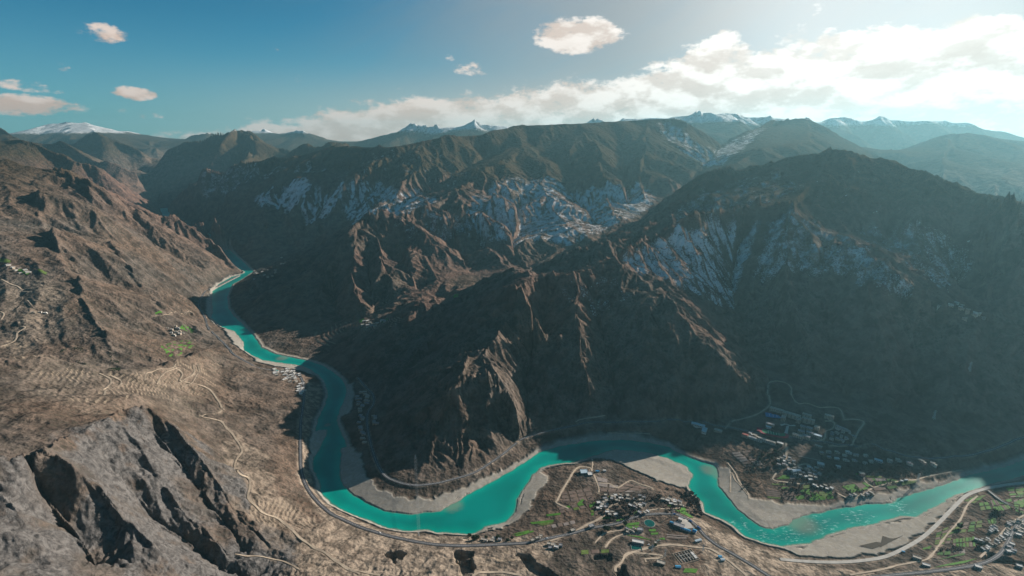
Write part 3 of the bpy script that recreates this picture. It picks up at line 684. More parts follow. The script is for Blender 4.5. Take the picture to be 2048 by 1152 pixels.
TRK = [
 ([(348,727),(352,735),(365,748),(362,762),(400,770),(420,780),(442,812),(441,822),(410,828),(404,833),(440,842),(452,855),(466,868),(480,890),(484,905),(470,930),(476,940),(498,958),(500,975),(497,995),(515,1015),(530,1028),(560,1040),(590,1065),(640,1100),(690,1135),(720,1148)], 5),
 ([(386,729),(388,745),(370,758),(330,770),(320,768)], 4), ([(395,728),(398,745),(385,765),(362,775)], 4),
 ([(198,745),(222,760),(205,778)], 4), ([(222,750),(243,765),(215,778),(208,790)], 4), ([(290,762),(292,748),(310,742),(345,735),(352,728)], 4), ([(313,768),(325,750),(356,735)], 4),
 ([(0,668),(15,667),(28,660),(42,652),(50,655),(35,665),(30,680),(0,693)], 5), ([(38,648),(40,640),(60,637),(86,634)], 4), ([(24,589),(45,580),(82,573),(82,568)], 4), ([(44,582),(70,582),(108,576)], 4), ([(2,558),(15,565),(35,572),(44,580)], 5), ([(35,618),(52,600),(65,612)], 3), ([(0,622),(8,628),(2,640)], 4),
 ([(1137,1017),(1113,1006),(1115,1000),(1125,980),(1140,955),(1150,940),(1160,934),(1180,936),(1184,942)], 5), ([(1188,950),(1192,960),(1198,978),(1197,985)], 4), ([(1198,966),(1220,968),(1236,975),(1260,962),(1280,968),(1305,976)], 4), ([(1184,942),(1185,925),(1184,918)], 3),
 ([(1100,1082),(1140,1068),(1170,1052),(1205,1034),(1216,1020),(1222,1012),(1240,1005)], 5), ([(1205,1034),(1214,1028)], 4),
 ([(1290,1022),(1320,1018),(1345,1018),(1360,1016)], 3), ([(1232,1143),(1231,1135),(1242,1126),(1252,1110),(1268,1104),(1300,1095),(1330,1090),(1355,1090),(1395,1095),(1420,1098),(1445,1112),(1455,1120),(1480,1140),(1495,1152)], 6), ([(1268,1106),(1300,1108),(1325,1112),(1320,1116),(1290,1118),(1292,1124)], 4),
 ([(1190,1085),(1200,1075),(1212,1066),(1245,1060)], 4), ([(1210,1095),(1225,1078),(1250,1068),(1285,1066)], 4),
 ([(1460,985),(1462,945),(1470,960),(1480,970),(1495,990)], 3), ([(1455,925),(1470,945),(1478,962),(1495,985),(1498,998)], 4),
 ([(1572,886),(1573,900),(1572,915),(1574,930),(1578,938)], 6), ([(1576,940),(1590,935),(1606,928),(1620,930)], 4), ([(1553,945),(1545,958),(1550,962),(1580,965),(1600,968),(1620,965)], 4),
 ([(1670,985),(1700,997),(1728,987),(1748,975),(1780,966),(1810,961),(1830,960),(1850,954),(1880,948),(1925,940)], 4), ([(1727,950),(1730,962),(1745,975)], 4),
 ([(1535,790),(1538,765),(1552,762),(1572,766),(1582,775),(1583,790),(1590,803),(1600,808),(1615,806),(1640,815),(1672,815),(1683,822),(1688,838)], 3), ([(1450,857),(1465,842),(1485,838),(1510,830),(1528,820),(1540,808),(1538,790)], 4),
 ([(1688,840),(1705,838),(1722,840),(1728,846),(1718,860),(1708,880),(1700,891),(1660,891)], 4), ([(1650,843),(1668,845),(1666,855),(1652,862),(1648,878),(1625,880)], 5),
 ([(1152,845),(1160,838),(1185,835),(1210,832)], 4), ([(905,640),(950,628)], 3) if 0 else ([(1215,865),(1260,866),(1300,868)], 4),
 ([(1860,1115),(1875,1095),(1895,1068),(1920,1040),(1935,1010),(1955,992)], 4), ([(1700,1150),(1760,1140),(1800,1130),(1850,1120),(1862,1112)], 4), ([(1960,1115),(1985,1090),(2005,1065),(2025,1045),(2048,1030)], 4),
 ([(490,1010),(560,1030),(640,1042),(690,1052)], 2) if 0 else ([(20,1000),(22,1001)], 1) , ([(520,1085),(580,1095),(640,1120)], 3) if 0 else ([(470,1105),(560,1120),(600,1140)], 3),
 ([(715,1152),(780,1147),(840,1145),(900,1142)], 4) if 0 else ([(700,1140),(760,1150)], 3), ([(945,1152),(960,1144),(1000,1144),(1040,1150)], 5),
 ([(310,632),(330,628),(350,622),(375,622),(385,628)], 4), ([(720,560),(722,561)], 1),
]
for pix, wd in TRK:
    if wd > 1: lay('dirt_track', pix, wd, 'dirt', step=5.0, smooth_n=8)
# ravines cut into the lower bench
PITS = [([(905,1097),(925,1095),(945,1098),(947,1110),(925,1114),(908,1110)], 26), ([(912,1118),(945,1114),(948,1150),(920,1160)], 22), ([(772,1108),(790,1104),(812,1110),(808,1130),(795,1120),(788,1135),(775,1125)], 20),
        ([(1195,1040),(1240,1020),(1290,1045),(1230,1060)], 0), ([(1032,1100),(1060,1108),(1100,1140),(1160,1200),(1120,1200),(1060,1140)], 16), ([(1230,1140),(1250,1130),(1262,1160),(1240,1165)], 14), ([(1190,1108),(1225,1105),(1222,1120),(1192,1118)], 8), ([(1960,1100),(1990,1096),(2048,1112),(2048,1120),(1990,1112)], 14)]
for pix, dp in PITS:
    if dp: h -= dp * region(pix, 12.0, 2, 45.0)
h = np.where(inside, h, np.maximum(h, .5)); HF = h
tan = np.maximum(tan, cut * .8)

def mesh_grid(name, X, Y, Z):
    nt, nr = X.shape
    co = np.stack([X, Y, Z], -1).reshape(-1, 3).astype(np.float32)
    i, j = np.meshgrid(np.arange(nt - 1), np.arange(nr - 1), indexing='ij')
    a = (i * nr + j).ravel(); q = np.stack([a, a + nr, a + nr + 1, a + 1], 1)[:, ::-1].astype(np.int32)
    me = bpy.data.meshes.new(name)
    me.vertices.add(len(co)); me.vertices.foreach_set('co', co.ravel())
    me.loops.add(q.size); me.loops.foreach_set('vertex_index', q.ravel())
    me.polygons.add(len(q)); me.polygons.foreach_set('loop_start', np.arange(0, q.size, 4, dtype=np.int32))
    me.polygons.foreach_set('loop_total', np.full(len(q), 4, dtype=np.int32))
    me.polygons.foreach_set('use_smooth', np.ones(len(q), bool))
    me.update(calc_edges=True)
    ob = bpy.data.objects.new(name, me); sc.collection.objects.link(ob)
    return ob
# ------------------------------------------------------------------ materials
def new_mat(name):
    m = bpy.data.materials.new(name); m.use_nodes = True
    nt = m.node_tree; b = nt.nodes['Principled BSDF']; b.inputs['Roughness'].default_value = .9
    b.inputs['Specular IOR Level'].default_value = .15
    return m, nt, b
def plain(name, col, rough=.85, var=.25, scale=.2, spec=.15, metal=0):
    m, nt, b = new_mat(name)
    N, L, math_, mix, noise, ramp, smooth = node_kit(nt)
    g = N.new('ShaderNodeNewGeometry')
    n = noise(g.outputs['Position'], scale, 4, .6)
    c = mix(smooth(n, .3, .7), tuple(x * (1 - var) for x in col), tuple(min(1, x * (1 + var)) for x in col))
    L.new(c, b.inputs['Base Color']); b.inputs['Roughness'].default_value = rough
    b.inputs['Specular IOR Level'].default_value = spec; b.inputs['Metallic'].default_value = metal
    return m

def ground_material():
    m, nt, b = new_mat('mountain_ground')
    N, L, math_, mix, noise, ramp, smooth = node_kit(nt)
    g = N.new('ShaderNodeNewGeometry'); pos = g.outputs['Position']
    def attr(n):
        a = N.new('ShaderNodeAttribute'); a.attribute_name = n
        s = N.new('ShaderNodeSeparateColor'); L.new(a.outputs['Color'], s.inputs[0])
        return s.outputs[0], s.outputs[1], s.outputs[2], a.outputs['Alpha']
    a_snow, a_forest, a_rock, a_bar = attr('cover_a')
    a_tan, a_riser, a_purple, a_shrub_shade = attr('cover_b')
    n_big = noise(pos, 1 / 420, 6, .6); n_mid = noise(pos, 1 / 60, 7, .65); n_fine = noise(pos, 1 / 9, 5, .7)
    n_far = noise(pos, 1 / 120, 4, .6)
    n_spk = noise(pos, 1 / 7, 5, .85)
    brown = mix(smooth(n_mid, .36, .64), (.056, .047, .041), (.136, .113, .097))
    brown = mix(smooth(n_big, .35, .65), brown, mix(1.0, brown, (1.18, 1.0, .88), 'MULTIPLY'))
    scrub = math_('MULTIPLY', smooth(n_fine, .46, .58), a_shrub_shade)  # flecks of scrub, also carrying the gully shade painted into the colour
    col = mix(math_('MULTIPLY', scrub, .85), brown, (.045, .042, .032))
    col = mix(math_('MULTIPLY', a_purple, .75), col, mix(smooth(n_mid, .35, .65), (.074, .046, .040), (.150, .090, .070)))
    n_tan = noise(pos, 1 / 26, 8, .72)
    tan_c = mix(smooth(n_tan, .42, .58), (.125, .10, .079), (.31, .25, .195))
    col = mix(a_tan, col, tan_c)
    n_rk = noise(pos, 1 / 14, 9, .74, .8)
    rock_c = mix(smooth(n_rk, .34, .66), (.046, .043, .042), (.145, .136, .130))
    rock_c = mix(smooth(n_mid, .56, .72), rock_c, (.105, .080, .062))
    col = mix(a_rock, col, rock_c)
    fcol = mix(smooth(n_mid, .35, .65), (.036, .028, .018), (.086, .056, .033))
    fcol = mix(smooth(n_big, .45, .65), fcol, (.062, .040, .026))
    col = mix(a_forest, col, mix(smooth(n_spk, .45, .6), fcol, (.018, .023, .014)))
    col = mix(a_riser, col, mix(n_fine, (.19, .15, .11), (.30, .24, .18)))
    n_st = noise(pos, 1 / 22, 9, .75, 1.2)
    bar_c = mix(smooth(n_st, .38, .62), (.22, .20, .18), (.33, .31, .275))
    col = mix(a_bar, col, mix(smooth(n_fine, .35, .7), bar_c, (.28, .25, .205)))
    # snow in flecks and streaks, more of it where the mask is strong
    thr = math_('SUBTRACT', 1.0, a_snow)
    sn = math_('ADD', math_('MULTIPLY', n_spk, .62), math_('MULTIPLY', n_mid, .38))
    sm = smooth(math_('SUBTRACT', sn, math_('ADD', math_('MULTIPLY', thr, .27), .435)), -.02, .07)
    sm = math_('MULTIPLY', sm, smooth(a_snow, .05, .3))
    col = mix(sm, col, (.60, .62, .64))
    L.new(col, b.inputs['Base Color'])
    bp = N.new('ShaderNodeBump'); bp.inputs['Distance'].default_value = 1.0; bp.inputs['Strength'].default_value = .9
    hh = math_('ADD', math_('MULTIPLY', noise(pos, 1 / 30, 10, .62), 12.0), math_('MULTIPLY', n_fine, 2.0))
    hh = math_('ADD', hh, math_('MULTIPLY', n_far, 26.0))
    hh = math_('MULTIPLY', hh, math_('SUBTRACT', 1.0, math_('MULTIPLY', a_bar, .93)))
    L.new(hh, bp.inputs['Height']); L.new(bp.outputs[0], b.inputs['Normal'])
    b.inputs['Roughness'].default_value = .95; b.inputs['Specular IOR Level'].default_value = 0.0
    return m
terrain = mesh_grid('terrain', X, Y, h)
terrain['kind'] = 'structure'
def put_attr(ob, name, chans):
    a = ob.data.color_attributes.new(name, 'FLOAT_COLOR', 'POINT')
    a.data.foreach_set('color', np.stack([np.clip(c, 0, 1) for c in chans], -1).astype(np.float32).ravel())
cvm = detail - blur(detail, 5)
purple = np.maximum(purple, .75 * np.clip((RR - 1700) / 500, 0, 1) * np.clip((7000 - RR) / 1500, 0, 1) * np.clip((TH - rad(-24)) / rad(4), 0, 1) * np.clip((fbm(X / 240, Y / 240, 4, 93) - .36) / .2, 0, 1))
shrub_shade = np.clip(.6 - cvm / 3.5 + 1.2 * (fbm(X / 300, Y / 300, 3, 87) - .5), 0, 1)  # scrub patches, plus gullies darkened to stand in for missing ambient shade
put_attr(terrain, 'cover_a', (snow, forest, rk, bars))
put_attr(terrain, 'cover_b', (tan, riser, purple, shrub_shade))
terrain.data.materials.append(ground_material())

def water_material():
    m, nt, b = new_mat('river_water')
    N, L, math_, mix, noise, ramp, smooth = node_kit(nt)
    g = N.new('ShaderNodeNewGeometry'); pos = g.outputs['Position']
    col = mix(smooth(noise(pos, 1 / 180, 3, .5), .35, .65), (.000, .175, .142), (.000, .235, .192))
    # white water in the rapids
    foam = None
    for (px, py, r_) in [(1640,1050,95),(1720,1035,80),(1580,1070,70),(1800,1015,60),(1480,1050,50),(1530,1075,60)]:
        w = P(px, py, 0)
        d = N.new('ShaderNodeVectorMath'); d.operation = 'DISTANCE'; L.new(pos, d.inputs[0]); d.inputs[1].default_value = w
        f = smooth(d.outputs['Value'], r_, r_ * .3)
        foam = f if foam is None else math_('MAXIMUM', foam, f)
    mp = N.new('ShaderNodeMapping'); mp.inputs['Scale'].default_value = (1 / 16, 1 / 6, 1); L.new(pos, mp.inputs[0])
    fn = noise(mp.outputs[0], 1.0, 6, .7)
    col = mix(math_('MULTIPLY', smooth(math_('ADD', fn, math_('MULTIPLY', foam, .10)), .62, .76), foam), col, (.25, .50, .45))
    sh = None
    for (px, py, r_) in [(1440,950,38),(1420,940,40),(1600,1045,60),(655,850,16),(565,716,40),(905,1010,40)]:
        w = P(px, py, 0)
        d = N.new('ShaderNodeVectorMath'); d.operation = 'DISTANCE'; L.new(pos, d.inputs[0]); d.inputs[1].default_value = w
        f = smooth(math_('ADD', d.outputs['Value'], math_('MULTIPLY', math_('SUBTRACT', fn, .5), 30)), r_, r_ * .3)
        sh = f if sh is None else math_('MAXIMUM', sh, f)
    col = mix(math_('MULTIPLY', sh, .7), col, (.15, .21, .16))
    at_ = N.new('ShaderNodeAttribute'); at_.attribute_name = 'depth'
    dep = math_('ADD', at_.outputs['Fac'], math_('MULTIPLY', math_('SUBTRACT', fn, .5), .10))
    col = mix(smooth(dep, .06, .55), mix(1.0, col, (1.0, 1.18, 1.12), 'MULTIPLY'), mix(1.0, col, (1.0, .86, .90), 'MULTIPLY'))
    col = mix(smooth(dep, .10, .0), col, (.12, .20, .15))
    L.new(col, b.inputs['Base Color'])
    b.inputs['Roughness'].default_value = .30; b.inputs['IOR'].default_value = 1.33; b.inputs['Specular IOR Level'].default_value = .12
    bp = N.new('ShaderNodeBump'); bp.inputs['Distance'].default_value = .5; bp.inputs['Strength'].default_value = .35
    L.new(noise(pos, 1 / 7, 4, .6), bp.inputs['Height']); L.new(bp.outputs[0], b.inputs['Normal'])
    return m
def river_mesh():
    """the water surface: the cells of the ground grid that lie in or beside the channel, at z = 0"""
    wet = (inside | (rd < 26)) & (RR < 9800)
    face = wet[:-1, :-1] | wet[1:, :-1] | wet[1:, 1:] | wet[:-1, 1:]
    i, j = np.nonzero(face); a_ = i * NR + j
    q = np.stack([a_, a_ + 1, a_ + NR + 1, a_ + NR], 1)
    ids, inv = np.unique(q, return_inverse=True); q = inv.reshape(-1, 4).astype(np.int32)
    co = np.stack([X.ravel()[ids], Y.ravel()[ids], np.zeros(len(ids))], 1).astype(np.float32)
    me = bpy.data.meshes.new('river')
    me.vertices.add(len(co)); me.vertices.foreach_set('co', co.ravel())
    me.loops.add(q.size); me.loops.foreach_set('vertex_index', q.ravel())
    me.polygons.add(len(q)); me.polygons.foreach_set('loop_start', np.arange(0, q.size, 4, dtype=np.int32)); me.polygons.foreach_set('loop_total', np.full(len(q), 4, dtype=np.int32))
    me.update(calc_edges=True)
    at_ = me.attributes.new('depth', 'FLOAT', 'POINT')
    at_.data.foreach_set('value', np.where(inside, np.clip(rd / 60, 0, 1), 0).ravel()[ids].astype(np.float32))
    ob = bpy.data.objects.new('river', me); sc.collection.objects.link(ob); ob['kind'] = 'structure'
    if me.polygons[0].normal.z < 0: me.flip_normals()
    me.materials.append(water_material()); return ob
river_mesh()
# ------------------------------------------------------------------ colours
random.seed(11)
M = {}
for nm, col, kw in [
  ('asphalt', (.085, .085, .09), dict(rough=.9, var=.12, scale=.05)), ('concrete', (.36, .34, .31), dict(var=.12, scale=.08)), ('dirt', (.36, .29, .22), dict(var=.15, scale=.1)),
  ('white_wall', (.46, .43, .39), dict(var=.1)), ('cream_wall', (.38, .31, .24), dict(var=.1)), ('mud_wall', (.30, .22, .16), dict(var=.15)), ('pink_wall', (.46, .24, .20), dict(var=.1)),
  ('white_roof', (.50, .49, .47), dict(var=.12)), ('grey_roof', (.24, .24, .25), dict(var=.2)), ('pale_roof', (.33, .30, .26), dict(var=.2)), ('blue_roof', (.05, .24, .42), dict(var=.12, rough=.5)), ('steel_roof', (.35, .44, .50), dict(var=.1, rough=.45)), ('red_roof', (.24, .08, .07), dict(var=.15)), ('dark_glass', (.03, .04, .05), dict(rough=.2, spec=.5)),
  ('field_green', (.055, .150, .018), dict(var=.22, scale=.12)), ('field_olive', (.085, .125, .028), dict(var=.25, scale=.12)), ('field_dark', (.030, .090, .014), dict(var=.25, scale=.12)), ('field_brown', (.135, .098, .080), dict(var=.2, scale=.1)), ('field_grey', (.20, .17, .155), dict(var=.2, scale=.1)),
  ('track_red', (.20, .04, .055), dict(var=.1)), ('pitch_green', (.02, .16, .08), dict(var=.1)), ('court_blue', (.03, .16, .36), dict(var=.1)), ('paint_white', (.75, .75, .75), dict(var=.03)), ('tower_steel', (.34, .36, .37), dict(var=.05, rough=.5)),
  ('pond', (.004, .075, .062), dict(rough=.2, spec=.4)), ('crown_brown', (.080, .060, .052), dict(var=.35, scale=.5)), ('crown_green', (.020, .034, .014), dict(var=.35, scale=.5)), ('bark', (.09, .065, .05), {}), ('mud_water', (.040, .032, .024), dict(rough=.6, spec=.05)),
  ('car_white', (.7, .7, .7), dict(rough=.3, spec=.5, var=.03)), ('car_blue', (.03, .09, .25), dict(rough=.3, spec=.5, var=.03)), ('tyre', (.02, .02, .02), {}), ('pool_teal', (.05, .50, .42), dict(rough=.2))]:
    M[nm] = plain(nm, col, **kw)

class MB:
    """collects boxes, prisms and tubes and links them as one mesh object"""
    def __init__(s): s.v = []; s.f = []
    def box(s, cx, cy, z0, sx, sy, sz, taper=0.0, rot=0.0):
        n = len(s.v); c, q = math.cos(rot), math.sin(rot)
        for k, z in ((1.0, z0), (1.0 - taper, z0 + sz)):
            for a, b in ((-1, -1), (1, -1), (1, 1), (-1, 1)):
                x, y = a * sx / 2 * k, b * sy / 2 * k
                s.v.append((cx + x * c - y * q, cy + x * q + y * c, z))
        s.f += [tuple(n + i for i in t) for t in ((0, 3, 2, 1), (4, 5, 6, 7), (0, 1, 5, 4), (1, 2, 6, 5), (2, 3, 7, 6), (3, 0, 4, 7))]
        return s
    def gable(s, cx, cy, z0, sx, sy, rise, over=.6):
        n = len(s.v); X_, Y_ = sx / 2 + over, sy / 2 + over
        for dz in (0, .35):
            s.v += [(cx - X_, cy - Y_, z0 + dz), (cx + X_, cy - Y_, z0 + dz), (cx + X_, cy + Y_, z0 + dz), (cx - X_, cy + Y_, z0 + dz), (cx - X_, cy, z0 + rise + dz), (cx + X_, cy, z0 + rise + dz)]
        s.f += [tuple(n + i for i in t) for t in ((6, 7, 11, 10), (8, 9, 10, 11), (1, 0, 4, 5), (3, 2, 5, 4), (0, 1, 7, 6), (2, 3, 9, 8), (0, 6, 10, 4), (3, 4, 10, 9), (1, 5, 11, 7), (2, 8, 11, 5))]
        return s
    def tube(s, a, b, r0, r1=None, n=6):
        r1 = r0 if r1 is None else r1; a, b = Vector(a), Vector(b); d = (b - a).normalized()
        u = d.orthogonal().normalized(); w = d.cross(u); k = len(s.v)
        for p, r in ((a, r0), (b, r1)):
            for i in range(n):
                t = TAU * i / n; s.v.append(tuple(p + u * math.cos(t) * r + w * math.sin(t) * r))
        for i in range(n):
            j = (i + 1) % n; s.f.append((k + i, k + j, k + n + j, k + n + i))
        s.f.append(tuple(k + i for i in range(n))[::-1]); s.f.append(tuple(k + n + i for i in range(n)))
        return s
    def disc(s, cx, cy, z, rx, ry, n=28, thick=.5):
        k = len(s.v)
        for zz in (z, z + thick):
            for i in range(n):
                t = TAU * i / n; s.v.append((cx + math.cos(t) * rx, cy + math.sin(t) * ry, zz))
        s.f.append(tuple(k + i for i in range(n))[::-1]); s.f.append(tuple(k + n + i for i in range(n)))
        for i in range(n):
            j = (i + 1) % n; s.f.append((k + i, k + j, k + n + j, k + n + i))
        return s
    def build(s, name, mat, parent=None):
        me = bpy.data.meshes.new(name); me.from_pydata(s.v, [], s.f); me.update()
        me.materials.append(M[mat] if isinstance(mat, str) else mat)
        ob = bpy.data.objects.new(name, me); sc.collection.objects.link(ob)
        if parent: ob.parent = parent
        return ob
def thing(name, label, cat, loc=(0, 0, 0), rz=0.0, group=None):
    o = bpy.data.objects.new(name, None); sc.collection.objects.link(o); o.empty_display_size = 5
    o.location = loc; o.rotation_euler = (0, 0, rz); o['label'] = label; o['category'] = cat
    if group: o['group'] = group
    return o
def at(px, py):
    x, y = hit(px, py); return x, y, float(height(x, y))
def struct(name, mb, mat):
    o = mb.build(name, mat); o['kind'] = 'structure'; return o

# ------------------------------------------------------------------ road surfaces
def ribbon(d, zz, width, lift, off=0.0, thick=.5):
    mb = MB(); t = np.gradient(d, axis=0); t /= np.linalg.norm(t, axis=1)[:, None] + 1e-9
    n = np.stack([-t[:, 1], t[:, 0]], 1)
    wv = 1.0 if thick < 1.5 or width > 6.5 else (.65 + .8 * vnoise(d[:, 0] / 18, d[:, 1] / 18, 3))[:, None]
    for s_ in (-1, 1):
        q = d + n * (off + s_ * width / 2 * wv)
        for dz in (lift, lift - thick):
            mb.v += [(a, b, float(c) + dz) for (a, b), c in zip(q, zz)]
    k = len(d); L0, L1, R0_, R1_ = 0, k, 2 * k, 3 * k
    for i in range(k - 1):
        mb.f += [(L0 + i, R0_ + i, R0_ + i + 1, L0 + i + 1), (L1 + i, L0 + i, L0 + i + 1, L1 + i + 1), (R0_ + i, R1_ + i, R1_ + i + 1, R0_ + i + 1)]
    return mb
for name, d, zz, width, kind in ROADS:
    struct(name, ribbon(d, zz, width, .55, thick=1.6), kind)
    if kind == 'asphalt':
        struct('road_marking', ribbon(d, zz, .30, .60, thick=.05), 'paint_white')

# ------------------------------------------------------------------ fields, draped as one sheet each
def patch(name, quad, mat, nu=7, nv=5, lift=.7, kind='structure'):
    c = [np.array(hit(*q)) for q in quad]; mb = MB()
    for i in range(nu + 1):
        for j in range(nv + 1):
            u, v = i / nu, j / nv
            p = (c[0] * (1 - u) + c[1] * u) * (1 - v) + (c[3] * (1 - u) + c[2] * u) * v
            mb.v.append((p[0], p[1], float(height(p[0], p[1])) + lift))
    for i in range(nu):
        for j in range(nv):
            a = i * (nv + 1) + j; mb.f.append((a, a + nv + 1, a + nv + 2, a + 1))
    o = mb.build(name, mat); o['kind'] = kind
    for p_ in o.data.polygons: p_.use_smooth = True
    if o.data.polygons[0].normal.z < 0: o.data.flip_normals()
    return o
G, O_, D_, B_, Y_ = 'field_green', 'field_olive', 'field_dark', 'field_brown', 'field_grey'
FIELDS = [
 ([(1553,958),(1566,950),(1579,952),(1579,958)],G),([(1580,951),(1592,952),(1592,958),(1580,958)],Y_),
 ([(1684,973),(1708,968),(1722,982),(1704,986)],G),([(1710,968),(1722,966),(1732,973),(1722,980)],B_),([(1724,966),(1733,965),(1745,972),(1735,974)],G),([(1716,978),(1731,974),(1738,977),(1722,982)],G),
 ([(1733,957),(1743,957),(1752,969),(1747,971)],B_),([(1744,957),(1749,957),(1757,971),(1753,971)],G),([(1750,957),(1771,958),(1772,962),(1753,963)],Y_),([(1754,964),(1772,962),(1774,969),(1758,971)],G),([(1773,958),(1787,958),(1790,963),(1774,964)],D_),([(1774,965),(1790,963),(1799,965),(1776,968)],O_),([(1788,959),(1800,963),(1803,965),(1792,965)],G),
 ([(1730,951),(1762,953),(1764,956),(1732,955)],O_),([(1710,948),(1722,945),(1722,949),(1712,950)],G),
 ([(1606,971),(1620,970),(1621,976),(1607,978)],O_),([(1602,980),(1620,977),(1620,990),(1600,984)],G),([(1588,994),(1606,990),(1610,997),(1596,1000)],G),([(1624,991),(1636,988),(1643,995),(1630,999)],G),([(1618,997),(1625,994),(1627,1001),(1619,1001)],G),([(1640,988),(1652,986),(1656,994),(1650,998)],O_),([(1653,988),(1664,988),(1664,996),(1655,999)],G),
 ([(1563,975),(1577,974),(1577,977),(1565,978)],G),([(1542,967),(1570,968),(1568,971),(1545,970)],O_),([(1745,975),(1770,974),(1772,979),(1750,982)],B_),([(1772,973),(1790,971),(1796,975),(1778,979)],D_),([(1800,964),(1835,961),(1832,966),(1805,971)],O_),
 ([(1035,1066),(1060,1060),(1056,1064),(1024,1070)],G),([(1029,1071),(1066,1061),(1068,1064),(1034,1073)],G),([(1060,1045),(1108,1040),(1106,1044),(1064,1049)],G),([(1074,1048),(1108,1043),(1105,1047),(1084,1052)],O_),([(1092,1029),(1122,1026),(1120,1030),(1094,1033)],G),
 ([(1155,1007),(1164,998),(1168,1000),(1158,1014)],G),([(1178,1010),(1190,1004),(1191,1009),(1180,1016)],G),([(1217,993),(1230,991),(1228,995),(1219,996)],G),([(1200,1035),(1215,1032),(1228,1037),(1202,1038)],G),
 ([(1250,1048),(1279,1044),(1278,1050),(1251,1052)],G),([(1252,1053),(1277,1052),(1276,1057),(1256,1057)],G),([(1298,1059),(1311,1058),(1312,1063),(1298,1063)],G),([(1301,1066),(1316,1065),(1317,1069),(1303,1070)],G),([(1249,1070),(1280,1073),(1303,1080),(1300,1080)],G),([(1318,1077),(1328,1075),(1331,1080),(1321,1079)],G),
 ([(1335,1010),(1344,1010),(1344,1013),(1336,1013)],G),([(1362,1016),(1370,1014),(1373,1022),(1361,1020)],G),([(1345,1018),(1370,1022),(1388,1036),(1378,1034)],G),([(1268,1024),(1281,1019),(1277,1026),(1266,1028)],G),
 ([(1370,1137),(1396,1138),(1392,1146),(1366,1145)],G),
 ([(1866,1136),(1900,1127),(1955,1117),(1930,1126)],G),([(1873,1120),(1900,1113),(1928,1105),(1930,1110)],D_),
 ([(350,655),(365,648),(378,653),(368,662)],G),([(366,660),(380,655),(388,660),(375,664)],D_),([(310,626),(322,622),(326,627),(312,630)],G),
 ([(2033,978),(2048,976),(2048,982),(2030,981)],G),([(2033,986),(2048,984),(2048,987),(2034,988)],O_),([(2028,1003),(2048,998),(2048,1012),(2040,1010)],G),
 ([(2010,1000),(2022,997),(2024,1003),(2016,1004)],G),([(2030,992),(2045,990),(2048,994),(2032,995)],D_),
 ([(0,517),(22,522),(20,526),(0,524)],O_),([(38,538),(60,546),(55,550),(36,543)],G),([(75,538),(95,545),(92,550),(78,545)],O_),([(715,640),(727,636),(730,642),(719,646)],G),([(762,640),(778,636),(776,640),(764,646)],D_),([(908,590),(918,588),(916,594),(906,596)],G)]
for q, m in FIELDS: patch('field', q, m)
def strips(corner, nu, nv, mats, gap=.12, skip=.05, seed=1):
    """a block of narrow fields between four photo corners"""
    rr = random.Random(seed); c = [np.array(k, float) for k in corner]
    for i in range(nu):
        for j in range(nv):
            if rr.random() < skip: continue
            u0, u1 = (i + gap * rr.random() + .04) / nu, (i + 1 - gap * rr.random() - .04) / nu
            v0, v1 = (j + gap * rr.random() + .05) / nv, (j + 1 - gap * rr.random() - .05) / nv
            f = lambda u, v: tuple((c[0] * (1 - u) + c[1] * u) * (1 - v) + (c[3] * (1 - u) + c[2] * u) * v)
            patch('field', [f(u0, v0), f(u1, v0), f(u1, v1), f(u0, v1)], rr.choice(mats), 3, 3)
strips([(1925,1002),(1950,992),(1975,990),(1948,1008)], 3, 2, [O_, G, O_], seed=2)
strips([(1957,1005),(1975,1003),(1985,1018),(1960,1022)], 2, 2, [G, G, D_, O_], seed=3)
strips([(1980,1000),(2002,998),(2025,1018),(1990,1026)], 7, 2, [G, O_, G, B_], seed=4)
strips([(1972,1036),(1992,1034),(1994,1048),(1978,1050)], 3, 1, [D_, G], seed=5)
strips([(1915,1046),(1965,1040),(1966,1062),(1900,1068)], 4, 3, [B_, O_, G, B_, D_], seed=6)
strips([(1872,1062),(1912,1048),(1900,1088),(1868,1090)], 3, 6, [O_, D_, B_, O_], seed=7)
strips([(1905,1078),(1950,1072),(1952,1094),(1905,1096)], 7, 2, [G, O_, G, B_, D_], seed=8)
strips([(1845,1096),(1865,1090),(1860,1098),(1845,1100)], 2, 1, [O_, G], seed=9)
strips([(1875,1104),(1930,1098),(1932,1108),(1872,1112)], 4, 1, [B_, G, D_, Y_], seed=10)
strips([(320,692),(345,684),(415,674),(345,722)], 6, 5, [G, D_, G, B_], gap=.3, skip=.15, seed=12)
strips([(1600,900),(1640,905),(1650,925),(1590,912)], 1, 6, [B_, B_, Y_], seed=13)
strips([(1460,905),(1500,900),(1530,930),(1490,935)], 2, 6, [B_, Y_, B_], seed=14)
strips([(1530,976),(1590,985),(1600,1002),(1530,996)], 2, 5, [B_, O_, B_], seed=15)
strips([(1190,952),(1300,976),(1260,985),(1200,985)], 4, 3, [B_, B_, Y_], seed=16)
strips([(1120,985),(1180,975),(1190,1000),(1125,1005)], 4, 3, [B_, B_, B_], seed=17)
strips([(1115,1015),(1165,1005),(1175,1016),(1120,1028)], 4, 2, [B_, G, O_, B_], seed=18)
strips([(1620,985),(1665,980),(1668,998),(1625,1003)], 3, 2, [G, O_, G, D_], seed=19)
strips([(1700,1000),(1760,985),(1790,975),(1795,980),(1700,1004)], 1, 1, [B_], seed=20) if 0 else None
strips([(2025,1000),(2048,996),(2048,1030),(2030,1022)], 2, 5, [G, O_, D_, B_], seed=21)
strips([(2010,975),(2048,972),(2048,994),(2020,996)], 2, 5, [G, O_, B_], seed=22)
strips([(1230,1040),(1250,1036),(1252,1042),(1232,1046)], 2, 1, [B_, G], seed=23)
strips([(1180,1020),(1196,1018),(1196,1030),(1182,1032)], 2, 2, [G, B_, O_], seed=24)
